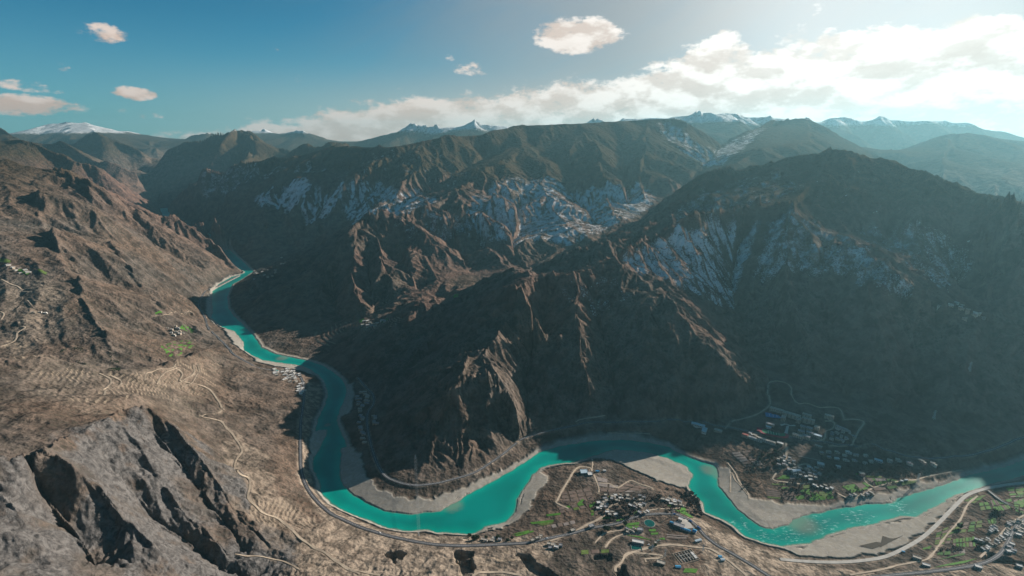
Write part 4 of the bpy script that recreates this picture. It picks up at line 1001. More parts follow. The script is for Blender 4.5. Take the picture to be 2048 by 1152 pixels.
strips([(1100,1050),(1150,1040),(1152,1048),(1104,1058)], 4, 1, [B_, G, Y_], seed=25)
strips([(1330,1068),(1380,1072),(1378,1080),(1328,1076)], 1, 4, [B_, Y_, B_], seed=26)
strips([(1160,1100),(1220,1098),(1220,1106),(1160,1110)], 3, 1, [B_, O_], seed=27)
patch('mud_pool', [(1765,1072),(1790,1080),(1812,1068),(1760,1095)], 'mud_water'); 
patch('mud_pool', [(1718,1092),(1752,1084),(1775,1088),(1745,1098)], 'mud_water')

# ------------------------------------------------------------------ buildings
ORD = ['first', 'second', 'third', 'fourth', 'fifth', 'sixth', 'seventh', 'eighth', 'ninth', 'tenth', 'eleventh', 'twelfth', 'thirteenth', 'fourteenth', 'fifteenth', 'sixteenth', 'seventeenth', 'eighteenth', 'nineteenth', 'twentieth', 'twenty-first', 'twenty-second', 'twenty-third', 'twenty-fourth', 'twenty-fifth', 'twenty-sixth', 'twenty-seventh', 'twenty-eighth']
WORD = {'white_wall': 'white', 'cream_wall': 'cream', 'mud_wall': 'brown', 'pink_wall': 'reddish', 'white_roof': 'white', 'grey_roof': 'grey', 'pale_roof': 'pale', 'blue_roof': 'bright blue', 'steel_roof': 'steel blue', 'red_roof': 'red'}
def house(px, py, w, d, hh, rz, wall, roof, label, cat='house', gable=False, storeys=1, group=None, annex=0):
    x, y, z = at(px, py)
    ex = [(a, b) for a in (-.5, 0, .5) for b in (-.5, 0, .5)]
    c, s = math.cos(rz), math.sin(rz)
    zs = [float(height(x + a * w * c - b * d * s, y + a * w * s + b * d * c)) for a, b in ex]
    z = sum(zs) / len(zs); base = min(zs) - z - .8
    t = thing('building' if cat != 'house' else 'house', label, cat, (x, y, z), rz, group)
    wb = MB().box(0, 0, base, w, d, hh - base)
    if annex: wb.box(w * .5 + annex * w * .22, -d * .12, base, w * .44, d * .7, hh * .62 - base)
    wo = wb.build('wall', wall, t)
    if gable: MB().gable(0, 0, hh + .02, w, d, d * .22).build('roof', roof, t)
    else:
        r = MB().box(0, 0, hh + .01, w + .8, d + .8, .5)
        for a, b, e, f in ((0, d / 2 + .2, w + .8, .4), (0, -d / 2 - .2, w + .8, .4), (w / 2 + .2, 0, .4, d), (-w / 2 - .2, 0, .4, d)): r.box(a, b, hh + .5, e, f, .7)
        if annex: r.box(w * .5 + annex * w * .22 + .5, -d * .12, hh * .62 + .01, w * .44, d * .7 + .6, .4)
        r.build('roof', roof, t)
    n = max(1, int(w / (4.2 if w < 30 else 5.5)))
    for k in range(storeys):
        for i in range(n):
            if n * storeys > 24 and (i % 2): continue
            MB().box(-w / 2 + w * (i + .5) / n, -d / 2 - .05, hh * (k + .3) / storeys, w / n * .55, .3, hh / storeys * .42).build('window', 'dark_glass', t)
    MB().box(w * .1 - w / 2 + .8, -d / 2 - .08, 0, 1.4, .35, min(2.3, hh * .7)).build('door', 'mud_wall', t)
    return t
def facing(px, py):
    x, y = hit(px, py); return -math.atan2(x, y)
def cluster(where, poly, n, seed, size=(9, 14), hh=(3.2, 6.5), gap=13.0, walls=('white_wall', 'white_wall', 'cream_wall'), roofs=('white_roof', 'pale_roof', 'pale_roof', 'grey_roof'), twist=.35, group=None):
    rr = random.Random(seed); w = np.array([hit(*q) for q in poly]); pts = []
    for _ in range(4000):
        if len(pts) >= n: break
        x = rr.uniform(w[:, 0].min(), w[:, 0].max()); y = rr.uniform(w[:, 1].min(), w[:, 1].max())
        if in_poly(np.array([x]), np.array([y]), w)[0] and all(math.hypot(x - a, y - b) > gap for a, b in pts): pts.append((x, y))
    pts.sort(key=lambda p: p[0] / p[1])
    base = rr.uniform(-.5, .5)
    for i, (x, y) in enumerate(pts):
        wl, rf = rr.choice(walls), rr.choice(roofs)
        wd, dp, ht = rr.uniform(*size) * .86, rr.uniform(size[0] * .7, size[1] * .75) * .86, rr.uniform(*hh)
        word = 'first' if i == 0 else ('last' if i == len(pts) - 1 else ORD[i])
        lab = f"{WORD[wl]} {WORD[rf]}-roofed house, {word} from left {where}"
        z = float(height(x, y)); px, py = project(x, y, z)
        house(px, py, wd, dp, ht, -math.atan2(x, y) + base + rr.uniform(-twist, twist), wl, rf, lab, 'house', storeys=2 if ht > 5 else 1, group=group or 'houses ' + where, annex=rr.choice([0, 1, -1]))
def project(x, y, z):
    dz = z - CAMZ; f = y * math.cos(PITCH) - dz * math.sin(PITCH); u = y * math.sin(PITCH) + dz * math.cos(PITCH)
    return 1024 + FPX * x / f, 576 - FPX * u / f
cluster('in the hamlet on the upper left slope', [(12,530),(40,530),(60,545),(25,550)], 7, 1, (12, 18), gap=22)
cluster('in the hamlet above the terraced fields', [(330,655),(348,645),(368,668),(345,672)], 10, 2, (10, 15), gap=17)
cluster('in the packed riverside village', [(545,738),(575,738),(600,748),(604,765),(580,765),(552,755)], 26, 3, (12, 20), gap=15, roofs=('white_roof', 'white_roof', 'pale_roof'))
cluster('in the double row beside the riverside road', [(595,768),(606,768),(606,790),(596,790)], 8, 4, (13, 18), gap=13, roofs=('white_roof',), twist=.05)
cluster('in the side valley village behind the spur', [(720,650),(735,638),(770,640),(780,635),(765,648),(740,656)], 12, 5, (14, 22), gap=26)
cluster('in the shaded hamlet across the upper river', [(490,550),(530,538),(570,545),(520,560)], 12, 6, (14, 22), gap=34, walls=('cream_wall', 'white_wall'), roofs=('grey_roof', 'pale_roof'))
cluster('around the knoll above the upper river bend', [(552,516),(575,512),(572,522),(556,524)], 4, 7, (14, 22), gap=26)
cluster('in the shaded inner river bank settlement', [(712,790),(733,780),(738,800),(725,825),(728,872),(738,888),(722,885),(715,860),(720,830)], 26, 8, (12, 18), gap=15, walls=('cream_wall',), roofs=('grey_roof', 'pale_roof'), twist=.1)
cluster('beside the shaded road below the spur', [(745,830),(752,835),(756,850),(748,852)], 6, 9, (10, 15), gap=13, walls=('cream_wall',), roofs=('grey_roof', 'pale_roof'))
cluster('in the yard right of the school', [(1660,865),(1700,865),(1708,872),(1695,880),(1655,880)], 16, 10, (9, 14), gap=14, walls=('cream_wall', 'white_wall'), roofs=('grey_roof', 'pale_roof'))
cluster('in the main village above the gravel bar', [(1572,940),(1600,935),(1635,938),(1640,950),(1625,962),(1610,958),(1590,950)], 27, 11, (9, 14), gap=13)
cluster('along the lower lane of the main village', [(1622,972),(1650,972),(1668,980),(1640,978)], 10, 12, (9, 13), gap=12)
cluster('beside the top of the village lane', [(1555,915),(1570,915),(1570,935),(1555,935)], 8, 13, (9, 13), gap=13)
cluster('right of the village lane', [(1576,918),(1586,920),(1588,930),(1577,932)], 5, 14, (8, 12), gap=12)
cluster('on the shaded slope below the highway', [(1640,905),(1700,905),(1745,915),(1740,932),(1690,922),(1650,915)], 16, 15, (10, 16), gap=22)
cluster('by the highway at the foot of the big mountain', [(1750,915),(1800,920),(1870,925),(1870,930),(1800,930),(1755,925)], 8, 16, (12, 17), gap=26, walls=('white_wall', 'pink_wall'))
cluster('in the lower bench village upper row', [(1205,990),(1260,992),(1300,990),(1298,1000),(1250,1005),(1210,1000)], 14, 17, (9, 14), gap=12)
cluster('at the lower bench village left edge', [(1196,1005),(1214,1002),(1216,1015),(1196,1018)], 8, 18, (9, 13), gap=11)
cluster('in the lower bench village middle', [(1258,1010),(1290,1010),(1288,1018),(1262,1016)], 6, 19, (9, 13), gap=12)
cluster('at the lower bench village right end', [(1324,1000),(1340,998),(1362,1004),(1362,1014),(1348,1014)], 9, 20, (9, 13), gap=11)
cluster('above the curve of the main road', [(1275,1026),(1296,1024),(1294,1030),(1278,1032)], 4, 21, (9, 13), gap=12)
cluster('by the fork of the dirt road', [(1212,1024),(1230,1026),(1232,1033),(1216,1032)], 4, 22, (9, 13), gap=12)
cluster('in the slanting row above the right road', [(1962,1099),(1985,1087),(2000,1072),(2018,1060),(2022,1064),(2005,1078),(1990,1092),(1968,1103)], 15, 23, (8, 11), gap=10, roofs=('white_roof', 'white_roof', 'pale_roof'))
cluster('in the small group left of the slanting row', [(1976,1058),(1990,1054),(1992,1062),(1980,1066)], 7, 24, (7, 10), gap=8, roofs=('white_roof', 'white_roof', 'pale_roof'))
cluster('in the line below the green fields', [(1950,1080),(1975,1078),(1975,1084),(1955,1084)], 5, 25, (7, 10), gap=8)
cluster('at the upper end of the right road', [(2012,1048),(2035,1040),(2040,1046),(2018,1052)], 7, 26, (9, 12), gap=10)
cluster('outside the curve of the lower right road', [(2030,1062),(2048,1052),(2048,1075),(2034,1072)], 7, 27, (10, 14), gap=12)
cluster('below the curve of the lower right road', [(2014,1092),(2026,1090),(2030,1106),(2016,1106)], 4, 28, (9, 13), gap=12)
cluster('on the river terrace below the square fields', [(1700,993),(1722,988),(1742,984),(1744,987),(1712,996)], 7, 29, (9, 13), gap=12)
cluster('at the roadside below the river bend', [(965,1080),(1000,1078),(1000,1083),(968,1085)], 5, 30, (9, 13), gap=10)
cluster('by the road junction below the crop strips', [(1062,1080),(1082,1074),(1086,1077),(1066,1084)], 4, 31, (9, 12), gap=10)
cluster('on the bare slope under the highway', [(1098,1090),(1125,1090),(1125,1098),(1100,1097)], 5, 32, (9, 12), gap=10)
cluster('on the ridge terrace high on the right', [(1870,615),(1930,610),(1975,635),(1930,640)], 16, 33, (13, 20), gap=34)
cluster('on the far left slope by the zigzag track', [(60,622),(90,620),(92,628),(66,628)], 4, 34, (10, 15), gap=20)
cluster('along the street beside the sports ground', [(1500,868),(1518,872),(1530,882),(1512,884),(1496,876)], 9, 35, (10, 15), gap=14)
cluster('behind the pond farm', [(1250,1060),(1268,1058),(1270,1064),(1252,1066)], 4, 36, (7, 10), gap=8)
BIG = [ # px, py, width, depth, height, turn, wall, roof, gable, storeys, label
 (1553,822,42,14,9,-.35,'cream_wall','pale_roof',0,2,'long pale-roofed hall at the very top of the school grounds'),
 (1583,834,54,16,12,-.35,'cream_wall','pale_roof',0,4,'wide teaching block closing the top of the school court'),
 (1566,840,13,22,12,-.35,'cream_wall','pale_roof',0,3,'short left wing of the teaching block in the school'),
 (1597,843,13,22,12,-.35,'cream_wall','pale_roof',0,3,'short right wing of the teaching block in the school'),
 (1613,836,28,12,14,-.3,'cream_wall','pale_roof',0,5,'tall dormitory block behind its longer twin'),
 (1616,845,38,12,14,-.3,'cream_wall','pale_roof',0,5,'longer front dormitory block with many bays'),
 (1658,836,27,12,13,-.3,'cream_wall','pale_roof',0,4,'dormitory block standing alone by the top road bend'),
 (1605,857,15,12,10,-.3,'cream_wall','grey_roof',0,3,'small square block at the left of the staff row'),
 (1618,860,18,12,9,-.3,'cream_wall','grey_roof',0,3,'middle block of the staff row'),
 (1633,859,16,13,11,-.3,'cream_wall','pale_roof',0,3,'right-hand block of the staff row beside the lawn'),
 (1602,867,20,12,9,-.3,'cream_wall','grey_roof',0,3,'left of two grey blocks above the library hall'),
 (1619,869,20,12,9,-.3,'cream_wall','grey_roof',0,3,'right of two grey blocks above the library hall'),
 (1595,875,32,14,9,-.3,'cream_wall','pale_roof',0,3,'long library hall by the lower school gate'),
 (1612,877,22,14,9,-.3,'cream_wall','grey_roof',0,3,'grey block joined to the end of the library hall'),
 (1635,874,24,12,7,-.3,'cream_wall','steel_roof',0,2,'low steel-roofed shed at the lower edge of the school'),
 (1540,850,26,10,7,-.3,'cream_wall','grey_roof',0,2,'grey gym hall between the court and the running track'),
 (1537,856,16,8,5,-.3,'white_wall','steel_roof',1,1,'small blue-white canteen just above the running track'),
 (1396,854,44,13,7,-.3,'white_wall','steel_roof',1,1,'long steel-roofed warehouse at the left end of the street'),
 (1409,862,14,30,6,-.3,'white_wall','steel_roof',1,1,'narrow steel-roofed shed set across the warehouse end'),
 (1436,863,26,12,6,-.3,'cream_wall','pale_roof',0,2,'flat roadside depot right of the warehouse'),
 (1490,873,18,12,9,-.4,'cream_wall','red_roof',0,3,'square block with a red roof on the sunlit street'),
 (1505,878,22,8,5,-.4,'white_wall','white_roof',1,1,'long white-roofed shed under the red-roofed block'),
 (1533,884,52,10,8,-.35,'white_wall','pale_roof',0,2,'long arcaded white street building with rows of windows'),
 (1560,888,18,10,5,-.35,'cream_wall','white_roof',0,1,'white-roofed shop at the crossroads of the street'),
 (1637,894,20,9,4,-.35,'cream_wall','pale_roof',0,1,'roadside building below the school wall'),
 (1683,857,34,9,7,-.6,'white_wall','grey_roof',0,2,'zigzag white block standing alone in the dusty yard'),
 (1592,944,26,10,6,.45,'white_wall','steel_roof',1,1,'large steel-roofed hall in the middle of the main village'),
 (1641,931,18,13,7,-.1,'white_wall','white_roof',0,2,'big white house on the upper edge of the main village'),
 (1676,936,13,9,6,-.1,'white_wall','white_roof',0,2,'white house alone among the brown trees'),
 (1723,951,14,11,8,.1,'pink_wall','pale_roof',0,2,'reddish two-storey house beside the square green fields'),
 (1756,923,20,10,6,-.2,'white_wall','steel_roof',1,1,'turquoise-roofed house at the right end of the shaded village'),
 (1168,946,22,18,6,.2,'white_wall','steel_roof',0,1,'big pale plant hall on the riverside bluff'),
 (1180,950,14,14,5,.2,'white_wall','white_roof',0,1,'low annex hall right of the plant hall on the bluff'),
 (1195,944,12,5,4,.1,'white_wall','blue_roof',0,1,'blue-roofed shed beside the bluff plant'),
 (1209,943,9,6,4,.1,'white_wall','white_roof',1,1,'small white hut furthest right on the bluff'),
 (1346,1048,16,5,4,-.25,'white_wall','blue_roof',1,1,'blue-roofed shed behind the walled compound'),
 (1358,1053,26,12,5,-.3,'cream_wall','grey_roof',0,1,'grey main hall of the walled compound by the main road'),
 (1361,1041,10,9,6,-.3,'white_wall','white_roof',0,2,'white gatehouse of the walled compound'),
 (1371,1061,24,6,4,-.3,'white_wall','blue_roof',1,1,'longest bright blue roof in the walled compound'),
 (1389,1064,9,10,4,-.4,'white_wall','blue_roof',1,1,'blue roof turned across the end of the longest one'),
 (1396,1083,17,5,4,.55,'white_wall','steel_roof',1,1,'slanted steel-roofed shed below the walled compound'),
 (1440,1115,8,6,3,.3,'white_wall','blue_roof',1,1,'tiny blue-roofed hut beside the lower right dirt road'),
 (1445,1121,9,5,3,.3,'white_wall','steel_roof',1,1,'tiny steel-roofed hut below the blue-roofed one'),
 (1356,1135,12,6,3,.2,'white_wall','blue_roof',1,1,'bright blue shed left of the lowest green field'),
 (1322,1127,18,9,4,-.2,'cream_wall','pale_roof',0,1,'pale flat-roofed farm below the curling dirt track'),
 (1280,1062,15,9,6,.05,'white_wall','grey_roof',0,2,'grey-roofed farmhouse left of the two green ovals'),
 (1276,1087,28,9,6,-.1,'white_wall','white_roof',0,2,'long white pump house above the square settling basin'),
 (1311,1090,6,6,8,.1,'field_dark','pale_roof',0,2,'small dark green tower building by the dirt road fork'),
 (1183,1054,14,9,5,.5,'white_wall','grey_roof',0,1,'grey hall between the dirt road and the highway'),
 (1146,1062,12,7,4,.5,'cream_wall','pale_roof',0,1,'pale shed at the end of the wedge-shaped yard'),
 (1812,961,9,5,3,.3,'white_wall','white_roof',1,1,'white striped shed at the right end of the green fields'),
 (1803,963,7,5,3,.3,'white_wall','white_roof',1,1,'white striped shed left of its twin by the pylon'),
 (1834,1118,17,8,5,-.1,'white_wall','pale_roof',0,1,'pale courtyard house below the gravel flats'),
 (1852,1132,15,7,4,0,'white_wall','white_roof',0,1,'low white house beside the long green strip'),
 (1806,1105,6,4,3,0,'white_wall','blue_roof',1,1,'tiny blue-roofed hut beside the concrete road'),
 (1956,1136,13,9,5,0,'white_wall','white_roof',0,1,'single white house just below the lower right road'),
 (2038,1134,11,7,5,0,'white_wall','white_roof',0,1,'white house in the extreme lower right corner'),
]
for (px, py, w, d, hh, rz, wall, roof, gb, st_, lab) in BIG:
    x, y = hit(px, py)
    WORD.setdefault(wall, 'green')
    house(px, py, w, d, hh, rz - math.atan2(x, y) * .6, wall, roof, lab, 'building', bool(gb), st_)
# tiny far walls of the ruin with its rooms
def ruin():
    x, y, z = at(1372, 1114); t = thing('ruin', 'roofless walled ruin with rows of bare rooms beside the dirt road', 'ruin', (x, y, z), .55 - math.atan2(x, y) * .6)
    m = MB()
    for a, b, e, f in ((0, 17, 52, .8), (0, -17, 52, .8), (26, 0, .8, 34), (-26, 0, .8, 34)): m.box(a, b, -3, e, f, 5.2)
    m.build('outer_wall', 'cream_wall', t)
    for i in range(6): MB().box(-20 + i * 8, 0, -2, 1.0, 28, 4.6).box(-16 + i * 8, 6, -2, 6.6, .8, 4.2).box(-16 + i * 8, -5, -2, 6.6, .8, 4.0).build('inner_wall', 'white_wall' if i % 2 else 'pale_roof', t)
    MB().box(20, -3, 0, 6, 20, 3.0).build('shed', 'white_roof', t)
ruin()
# ------------------------------------------------------------------ sports ground, basins, pool
def oval(px, py, rz):
    x, y, z = at(px, py); t = thing('sports_field', 'red running track round a striped green pitch', 'sports field', (x, y, z + 1.2), rz)
    def stadium(mb, a, r, zz, th):
        k = len(mb.v); n = 14; ring = []
        for s_ in (1, -1):
            for i in range(n + 1):
                q = -math.pi / 2 + math.pi * i / n
                ring.append((s_ * (a + math.cos(q) * r), s_ * math.sin(q) * r))
        for z_ in (zz, zz + th): mb.v += [(u, v, z_) for u, v in ring]
        m = len(ring); mb.f += [tuple(range(k, k + m))[::-1], tuple(range(k + m, k + 2 * m))]
        for i in range(m): mb.f.append((k + i, k + (i + 1) % m, k + m + (i + 1) % m, k + m + i))
        return mb
    stadium(MB(), 26, 20, -3, 3.2).build('running_track', 'track_red', t)
    MB().box(-40, 6, -3, 22, 24, 3.3).build('side_court', 'track_red', t)
    stadium(MB(), 22, 14, .25, .15).build('pitch', 'pitch_green', t)
    for i in range(5): MB().box(-16 + i * 8, 0, .42, .6, 24, .05).build('pitch_line', 'paint_white', t)
oval(1547, 866, -.38)
def court(px, py, rz):
    x, y, z = at(px, py); t = thing('ball_court', 'blue ball courts side by side at the top left of the school', 'ball court', (x, y, z + 1.5), rz)
    MB().box(0, 0, -4, 48, 24, 4.2).build('surface', 'court_blue', t)
    for a in (-12, 0, 12): MB().box(a, 0, .22, .7, 22, .06).build('court_line', 'paint_white', t)
    MB().box(0, 12.6, -4, 49, .6, 5.5).build('back_wall', 'track_red', t)
court(1546, 831, -.35)
def drive():
    patch('paved_court', [(1560,849),(1590,850),(1592,853),(1562,852)], 'concrete'); patch('paved_drive', [(1573,852),(1578,852),(1574,874),(1566,873)], 'concrete')
drive()
patch('paved_yard', [(1352,1043),(1372,1038),(1388,1056),(1370,1058)], 'concrete')
def round_pond():
    x, y, z = at(1299, 1047); t = thing('round_reservoir', 'round dark green reservoir with a pale rim near the main road', 'reservoir', (x, y, z))
    MB().disc(0, 0, -4, 14.5, 14.5, 32, 5.0).build('rim', 'pale_roof', t); MB().disc(0, 0, .6, 13.4, 13.4, 32, .55).build('water', 'pond', t)
round_pond()
def basin(px, py, w, d, rz, lab, mat='pond', col='pale_roof'):
    x, y, z = at(px, py); t = thing('basin', lab, 'basin', (x, y, z), rz)
    m = MB()
    for a, b, e, f in ((0, d / 2, w + 1.6, .8), (0, -d / 2, w + 1.6, .8), (w / 2, 0, .8, d), (-w / 2, 0, .8, d)): m.box(a, b, -6, e, f, 7.4)
    m.build('rim', col, t); MB().box(0, 0, -5, w - .8, d - .8, 5.7).build('water', mat, t)
basin(1273, 1096, 26, 15, -.1, 'square settling basin of dark water below the white pump house')
basin(1317, 1081, 8, 5, 0, 'small dark basin beside the green tower building')
basin(553, 741, 20, 10, -.2, 'small turquoise pool in the packed riverside village', 'pool_teal')
# ------------------------------------------------------------------ pylons and the power line over the river
def make_pylon(hh=34.0):
    t = thing('pylon', 'x', 'pylon', (0, 0, 0), 0, 'steel lattice pylons')
    b = MB(); r0, r1 = 3.6, .9; nl = 7
    def ring(k):
        f = k / nl; r = r0 * (1 - f) + r1 * f; return [(r * a, r * b_, hh * .8 * f) for a, b_ in ((1, 1), (-1, 1), (-1, -1), (1, -1))]
    for i in range(4): b.tube(ring(0)[i][:2] + (-1.5,), ring(nl)[i], .32, .22, 5)
    for k in range(nl):
        p, q = ring(k), ring(k + 1)
        for i in range(4):
            j = (i + 1) % 4; b.tube(p[i], q[j], .14, n=4); b.tube(p[j], q[i], .14, n=4); b.tube(q[i], q[j], .14, n=4)
    b.tube((0, 0, hh * .8), (0, 0, hh), .9, .3, 6)
    b.build('lattice_mast', 'tower_steel', t)
    for f, w in ((.72, 6.5), (.83, 8.0), (.94, 6.0)):
        c = MB().tube((-w, 0, hh * f), (0, 0, hh * f + .9), .18, .3, 5).tube((w, 0, hh * f), (0, 0, hh * f + .9), .18, .3, 5).tube((-w, 0, hh * f), (w, 0, hh * f), .22, n=5)
        arm = c.build('cross_arm', 'tower_steel', t)
        for s_ in (-1, 1): MB().tube((s_ * w * .95, 0, hh * f), (s_ * w * .95, 0, hh * f - 2.0), .25, n=6).build('insulator', 'white_roof', arm)
    return t
def copy_tree(o, parent=None):
    c = o.copy(); sc.collection.objects.link(c); c.parent = parent
    for ch in list(o.children): copy_tree(ch, c)
    return c
pyl = make_pylon(); used = [False]
PY = [(1834,966,.3,1.0,'grey lattice pylon standing at the right end of the green fields'),(1867,838,.2,1.0,'pale lattice pylon on the shaded slope above the highway'),(1938,742,.2,1.1,'lattice pylon highest on the shaded mountainside'),
      (831,918,1.2,.45,'lattice pylon on the rocky toe of the central spur'),(838,1072,1.2,.4,'lattice pylon on the near bank where the wires come down'),(1345,1032,.2,.6,'small lattice pylon above the curve of the main road'),
      (1330,1112,.2,.6,'small lattice pylon behind the roofless ruin'),(1406,1102,.2,.6,'small lattice pylon beside the lower dirt road'),(1304,1102,.4,.6,'small lattice pylon below the green tower building'),(724,862,.3,.7,'lattice pylon beside the shaded inner bank settlement')]
tops = {}
for i, (px, py, rz, s_, lab) in enumerate(PY):
    x, y, z = at(px, py); o = pyl if i == 0 else copy_tree(pyl)
    o.location = (x, y, z); o.rotation_euler = (0, 0, rz); o.scale = (s_,) * 3; o['label'] = lab; tops[i] = (x, y, z + 30 * s_, rz, s_)
def wires(a, b, n, sag, lab):
    A, B = tops[a], tops[b]; t = thing('power_line', lab, 'power line', (0, 0, 0))
    for k in range(n):
        o = (k - (n - 1) / 2) * 4.2; m = MB(); prev = None
        for i in range(25):
            f = i / 24; x = A[0] * (1 - f) + B[0] * f + o * math.cos(A[3]); y = A[1] * (1 - f) + B[1] * f + o * math.sin(A[3])
            z = A[2] * (1 - f) + B[2] * f - 4 * sag * f * (1 - f)
            if prev: m.tube(prev, (x, y, z), .12, n=4)
            prev = (x, y, z)
        m.build('wire', 'tower_steel', t)
wires(3, 4, 4, 12, 'four slack power wires crossing the river from the spur')
# ------------------------------------------------------------------ viaduct at the right
def viaduct():
    pix = [(1978,978),(1990,990),(2003,1001),(2022,1011),(2048,1020),(2090,1032)]
    pts = dense([P(a, b, 20)[:2] for a, b in pix], 5.0)
    zz = 20 - 5 * np.clip(1 - np.arange(len(pts)) / 8, 0, 1)
    t = thing('viaduct', 'narrow concrete viaduct curving over the crop fields at the right edge', 'viaduct', (float(pts[0, 0]), float(pts[0, 1]), 0))
    loc = pts - pts[0]
    ribbon(loc, zz, 7.0, 0, thick=1.4).build('deck', 'concrete', t)
    for s_ in (-3.3, 3.3): ribbon(loc, zz, .5, 1.1, off=s_, thick=1.1).build('parapet', 'white_wall', t)
    for k in range(4, len(pts), 6):
        g = float(height(*pts[k])); MB().box(loc[k, 0], loc[k, 1], g - 2, 1.8, 1.8, zz[k] - 1.5 - g + 2).build('pier', 'concrete', t)
viaduct()
# ------------------------------------------------------------------ vehicles
def car(px, py, rz, ln, hh, mat, lab, cat='car'):
    x, y, z = at(px, py); t = thing('parked_car' if cat == 'car' else cat, lab, cat, (x, y, z + .62), rz)
    b = MB().box(0, 0, .35, ln, ln * .4 if ln < 6 else 2.5, hh * .5)
    if ln < 6: b.box(-.1, 0, .35 + hh * .5, ln * .55, ln * .36, hh * .42, .18)
    else: b.box(-ln * .12, 0, .36 + hh * .5, ln * .72, 2.5, hh * .5)
    b.build('body', mat, t)
    w2 = (ln * .4 if ln < 6 else 2.5) / 2 + .01
    for sx in (-.3, .3):
        for sy in (-1, 1): MB().tube((sx * ln, sy * (w2 - .25), .35), (sx * ln, sy * w2, .35), .36, n=10).build('wheel', 'tyre', t)
    MB().box(ln * (.19 if ln < 6 else .42), 0, .4 + hh * .5, .12, w2 * 1.5, hh * .3).build('windscreen', 'dark_glass', t)
for a in [(1348,1029,0,9,3.4,'car_blue','dark truck on the crest of the road curve','truck'),(1381,1043,-.7,8,3,'car_blue','dark truck halfway round the road curve','truck'),(1398,1057,-.9,11,3.6,'car_blue','large blue truck going down past the compound','truck'),
          (1207,1055,.3,5,2,'car_blue','dark car on the road left of the reservoir','car'),(760,1066,-.4,5,2,'car_white','white car on the river bend road','car'),(1094,1077,.3,5,2,'car_white','white car near the road junction','car'),(1297,1090,.2,5,2,'car_white','white car in the yard by the pump house','car')]:
    car(*a)
# ------------------------------------------------------------------ trees
def crown_mesh(name, mat, n, r, hz, seed, parent=None, z0=0.0):
    rr = random.Random(seed); mb = MB()
    for k in range(n):
        while True:
            p = Vector((rr.uniform(-1, 1), rr.uniform(-1, 1), rr.uniform(-1, 1)))
            if .15 < p.length < 1: break
        p = Vector((p.x * r, p.y * r, z0 + hz + p.z * hz * .9)); q = r * rr.uniform(.14, .30)
        a = Vector((rr.gauss(0, 1), rr.gauss(0, 1), rr.gauss(0, 1))).normalized(); b = a.orthogonal().normalized(); c = a.cross(b)
        i = len(mb.v); mb.v += [tuple(p + b * q), tuple(p + c * q * .8), tuple(p - b * q), tuple(p - c * q * .7 + a * q * .3)]; mb.f.append((i, i + 1, i + 2, i + 3))
    return mb
def make_tree(mat, lab, seed, r=4.5):
    t = thing('tree', lab, 'tree', (0, 0, 0))
    MB().tube((0, 0, -1.5), (0, 0, 4), .35, .2).tube((0, 0, 3), (1.6, .6, 6.5), .18, .08).tube((0, 0, 3.2), (-1.3, .9, 6.8), .18, .08).tube((0, 0, 3.5), (.1, -1.5, 6.6), .16, .07).build('trunk', 'bark', t)
    crown_mesh('crown', mat, 220, r, 3.6, seed, None, 2.0).build('crown', mat, t)
    return t
GT = make_tree('crown_green', 'x', 5); BT = make_tree('crown_brown', 'x', 6)
first = {id(GT): True, id(BT): True}
TR = [(GT,'dark green tree on the near bank at the river bend',[(939,1074),(948,1080),(955,1078),(972,1077)]),
      (GT,'dark round tree beside the green crop strips',[(996,1078),(1015,1082),(1024,1078)]),
      (GT,'dark green tree near the round reservoir',[(1216,1062),(1250,1050),(1210,1060)]),
      (BT,'brown bare tree in the lower bench village',[(1240,1010),(1246,1018),(1252,1022),(1236,1024),(1262,1030),(1220,1008),(1208,1022),(1305,1000),(1312,1008),(1318,996),(1238,1028),(1247,1030),(1228,1004),(1272,1000)]),
      (BT,'brown bare tree on the bluff above the river',[(1382,990),(1388,996),(1394,1004),(1398,1012),(1392,1018),(1384,1008),(1376,1000),(1372,992),(1400,1024),(1402,1032),(1390,1028)]),
      (BT,'brown leafless tree among the houses of the main village',[(1640,945),(1650,950),(1656,944),(1662,955),(1672,948),(1682,950),(1690,956),(1700,950),(1688,942),(1668,938),(1648,960),(1658,966),(1630,966),(1610,962),(1596,962),(1590,974),(1600,975)]),
      (BT,'brown bare tree on the terrace behind the green fields',[(1760,945),(1770,942),(1780,947),(1792,944),(1802,948),(1785,938),(1772,934),(1796,936),(1812,944)]),
      (GT,'dark tree on the wooded knoll left of the village lane',[(1530,905),(1536,912),(1543,918),(1550,905),(1525,912),(1545,930),(1520,920)]),
      (GT,'dark tree among the crop terraces at the lower right',[(1919,1056),(1990,1025),(1986,1028),(1994,1030),(1960,1092),(1955,1096)])]
for src, lab, pts in TR:
    for k, (px, py) in enumerate(sorted(pts)):
        x, y, z = at(px, py)
        if first[id(src)]: o = src; first[id(src)] = False
        else: o = copy_tree(src)
        s_ = random.uniform(.8, 1.5); o.location = (x, y, z); o.rotation_euler = (0, 0, random.uniform(0, 6)); o.scale = (s_ * 1.1, s_ * 1.1, s_)
        o['label'] = f'{lab}, {ORD[k]} from left'; o['group'] = lab.replace('tree', 'trees', 1)
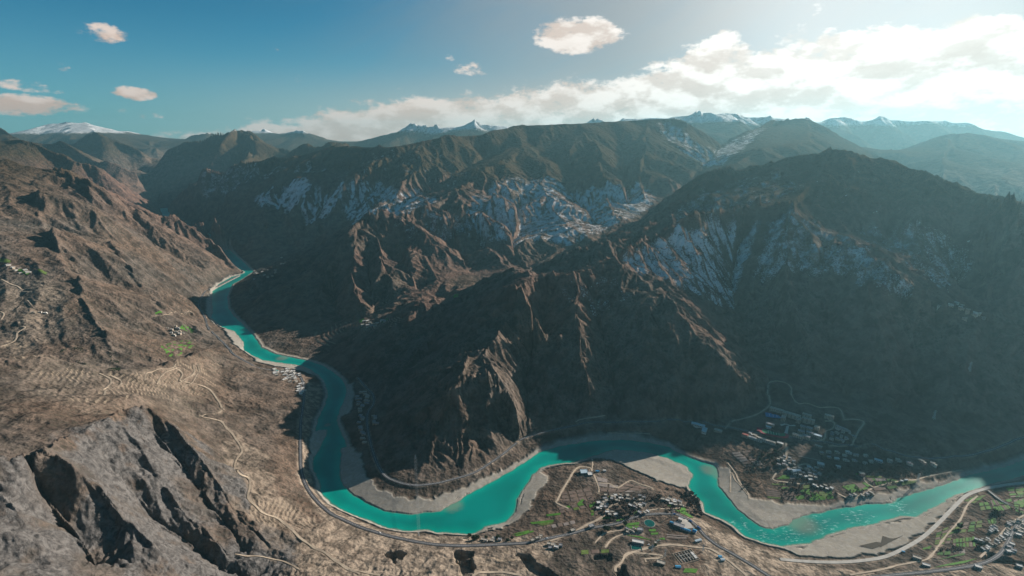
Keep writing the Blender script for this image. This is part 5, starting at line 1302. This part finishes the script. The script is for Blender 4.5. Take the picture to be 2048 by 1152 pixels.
# brush: low leafless scrub and orchard masses, one object each
def brush(name, areas, mat, seed, size=(1.6, 3.2), density=.022):
    rr = np.random.RandomState(seed); mb = MB()
    for poly, dens in areas:
        w = np.array([hit(*q) for q in poly]); a = (np.ptp(w[:, 0])) * (np.ptp(w[:, 1])); n = int(a * density * dens)
        x = rr.uniform(w[:, 0].min(), w[:, 0].max(), n); y = rr.uniform(w[:, 1].min(), w[:, 1].max(), n)
        k = in_poly(x, y, w) & (fbm(x / 30, y / 30, 3, 5) > .46); x, y = x[k], y[k]; z = height(x, y)
        for X0, Y0, Z0 in zip(x, y, z):
            q0 = rr.uniform(*size)
            for _ in range(7):
                p = Vector((X0 + rr.normal(0, q0 * .5), Y0 + rr.normal(0, q0 * .5), Z0 + abs(rr.normal(q0 * .6, q0 * .4)))); q = q0 * rr.uniform(.3, .6)
                a_ = Vector(rr.normal(0, 1, 3)).normalized(); b = a_.orthogonal().normalized(); c = a_.cross(b)
                i = len(mb.v); mb.v += [tuple(p + b * q), tuple(p + c * q), tuple(p - b * q), tuple(p - c * q)]; mb.f.append((i, i + 1, i + 2, i + 3))
    o = mb.build(name, mat); o['kind'] = 'stuff'; return o
brush('scrub', [([(1180,995),(1390,985),(1410,1030),(1350,1028),(1200,1050)], 1.4), ([(1330,975),(1380,985),(1410,1035),(1360,1015)], 2.2), ([(1500,900),(1560,900),(1560,965),(1480,985)], 1.1), ([(1560,960),(1700,950),(1800,930),(1830,955),(1700,990),(1560,1005)], 1.3), ([(1620,930),(1830,925),(1830,955),(1640,950)], 1.5), ([(1980,1018),(2048,1015),(2048,1040),(2000,1050),(1975,1050)], 1.4), ([(1860,1095),(1960,1092),(1960,1100),(1870,1106)], 1.5)], 'crown_brown', 3)
brush('evergreen_bushes', [([(120,700),(165,695),(170,730),(140,735)], 2.0), ([(215,700),(235,710),(240,745),(215,742)], 1.2), ([(1500,905),(1560,925),(1560,945),(1500,950)], .5)], 'crown_green', 4)

# ------------------------------------------------------------------ air
def haze():
    me = bpy.data.meshes.new('haze'); s = 27300.0; z0, z1 = -12.0, 1900.0
    v = [(-s, -s, z0), (s, -s, z0), (s, s, z0), (-s, s, z0), (-s, -s, z1), (s, -s, z1), (s, s, z1), (-s, s, z1)]
    f = [(0, 3, 2, 1), (4, 5, 6, 7), (0, 1, 5, 4), (1, 2, 6, 5), (2, 3, 7, 6), (3, 0, 4, 7)]
    me.from_pydata(v, [], f); me.update()
    ob = bpy.data.objects.new('haze', me); sc.collection.objects.link(ob); ob['kind'] = 'stuff'
    m = bpy.data.materials.new('air'); m.use_nodes = True; nt = m.node_tree; nt.nodes.clear()
    p = nt.nodes.new('ShaderNodeVolumePrincipled'); o = nt.nodes.new('ShaderNodeOutputMaterial')
    p.inputs['Color'].default_value = (.30, .62, .73, 1); p.inputs['Density'].default_value = 2.7e-5
    p.inputs['Anisotropy'].default_value = .45
    nt.links.new(p.outputs[0], o.inputs['Volume']); me.materials.append(m)
    return ob
haze()
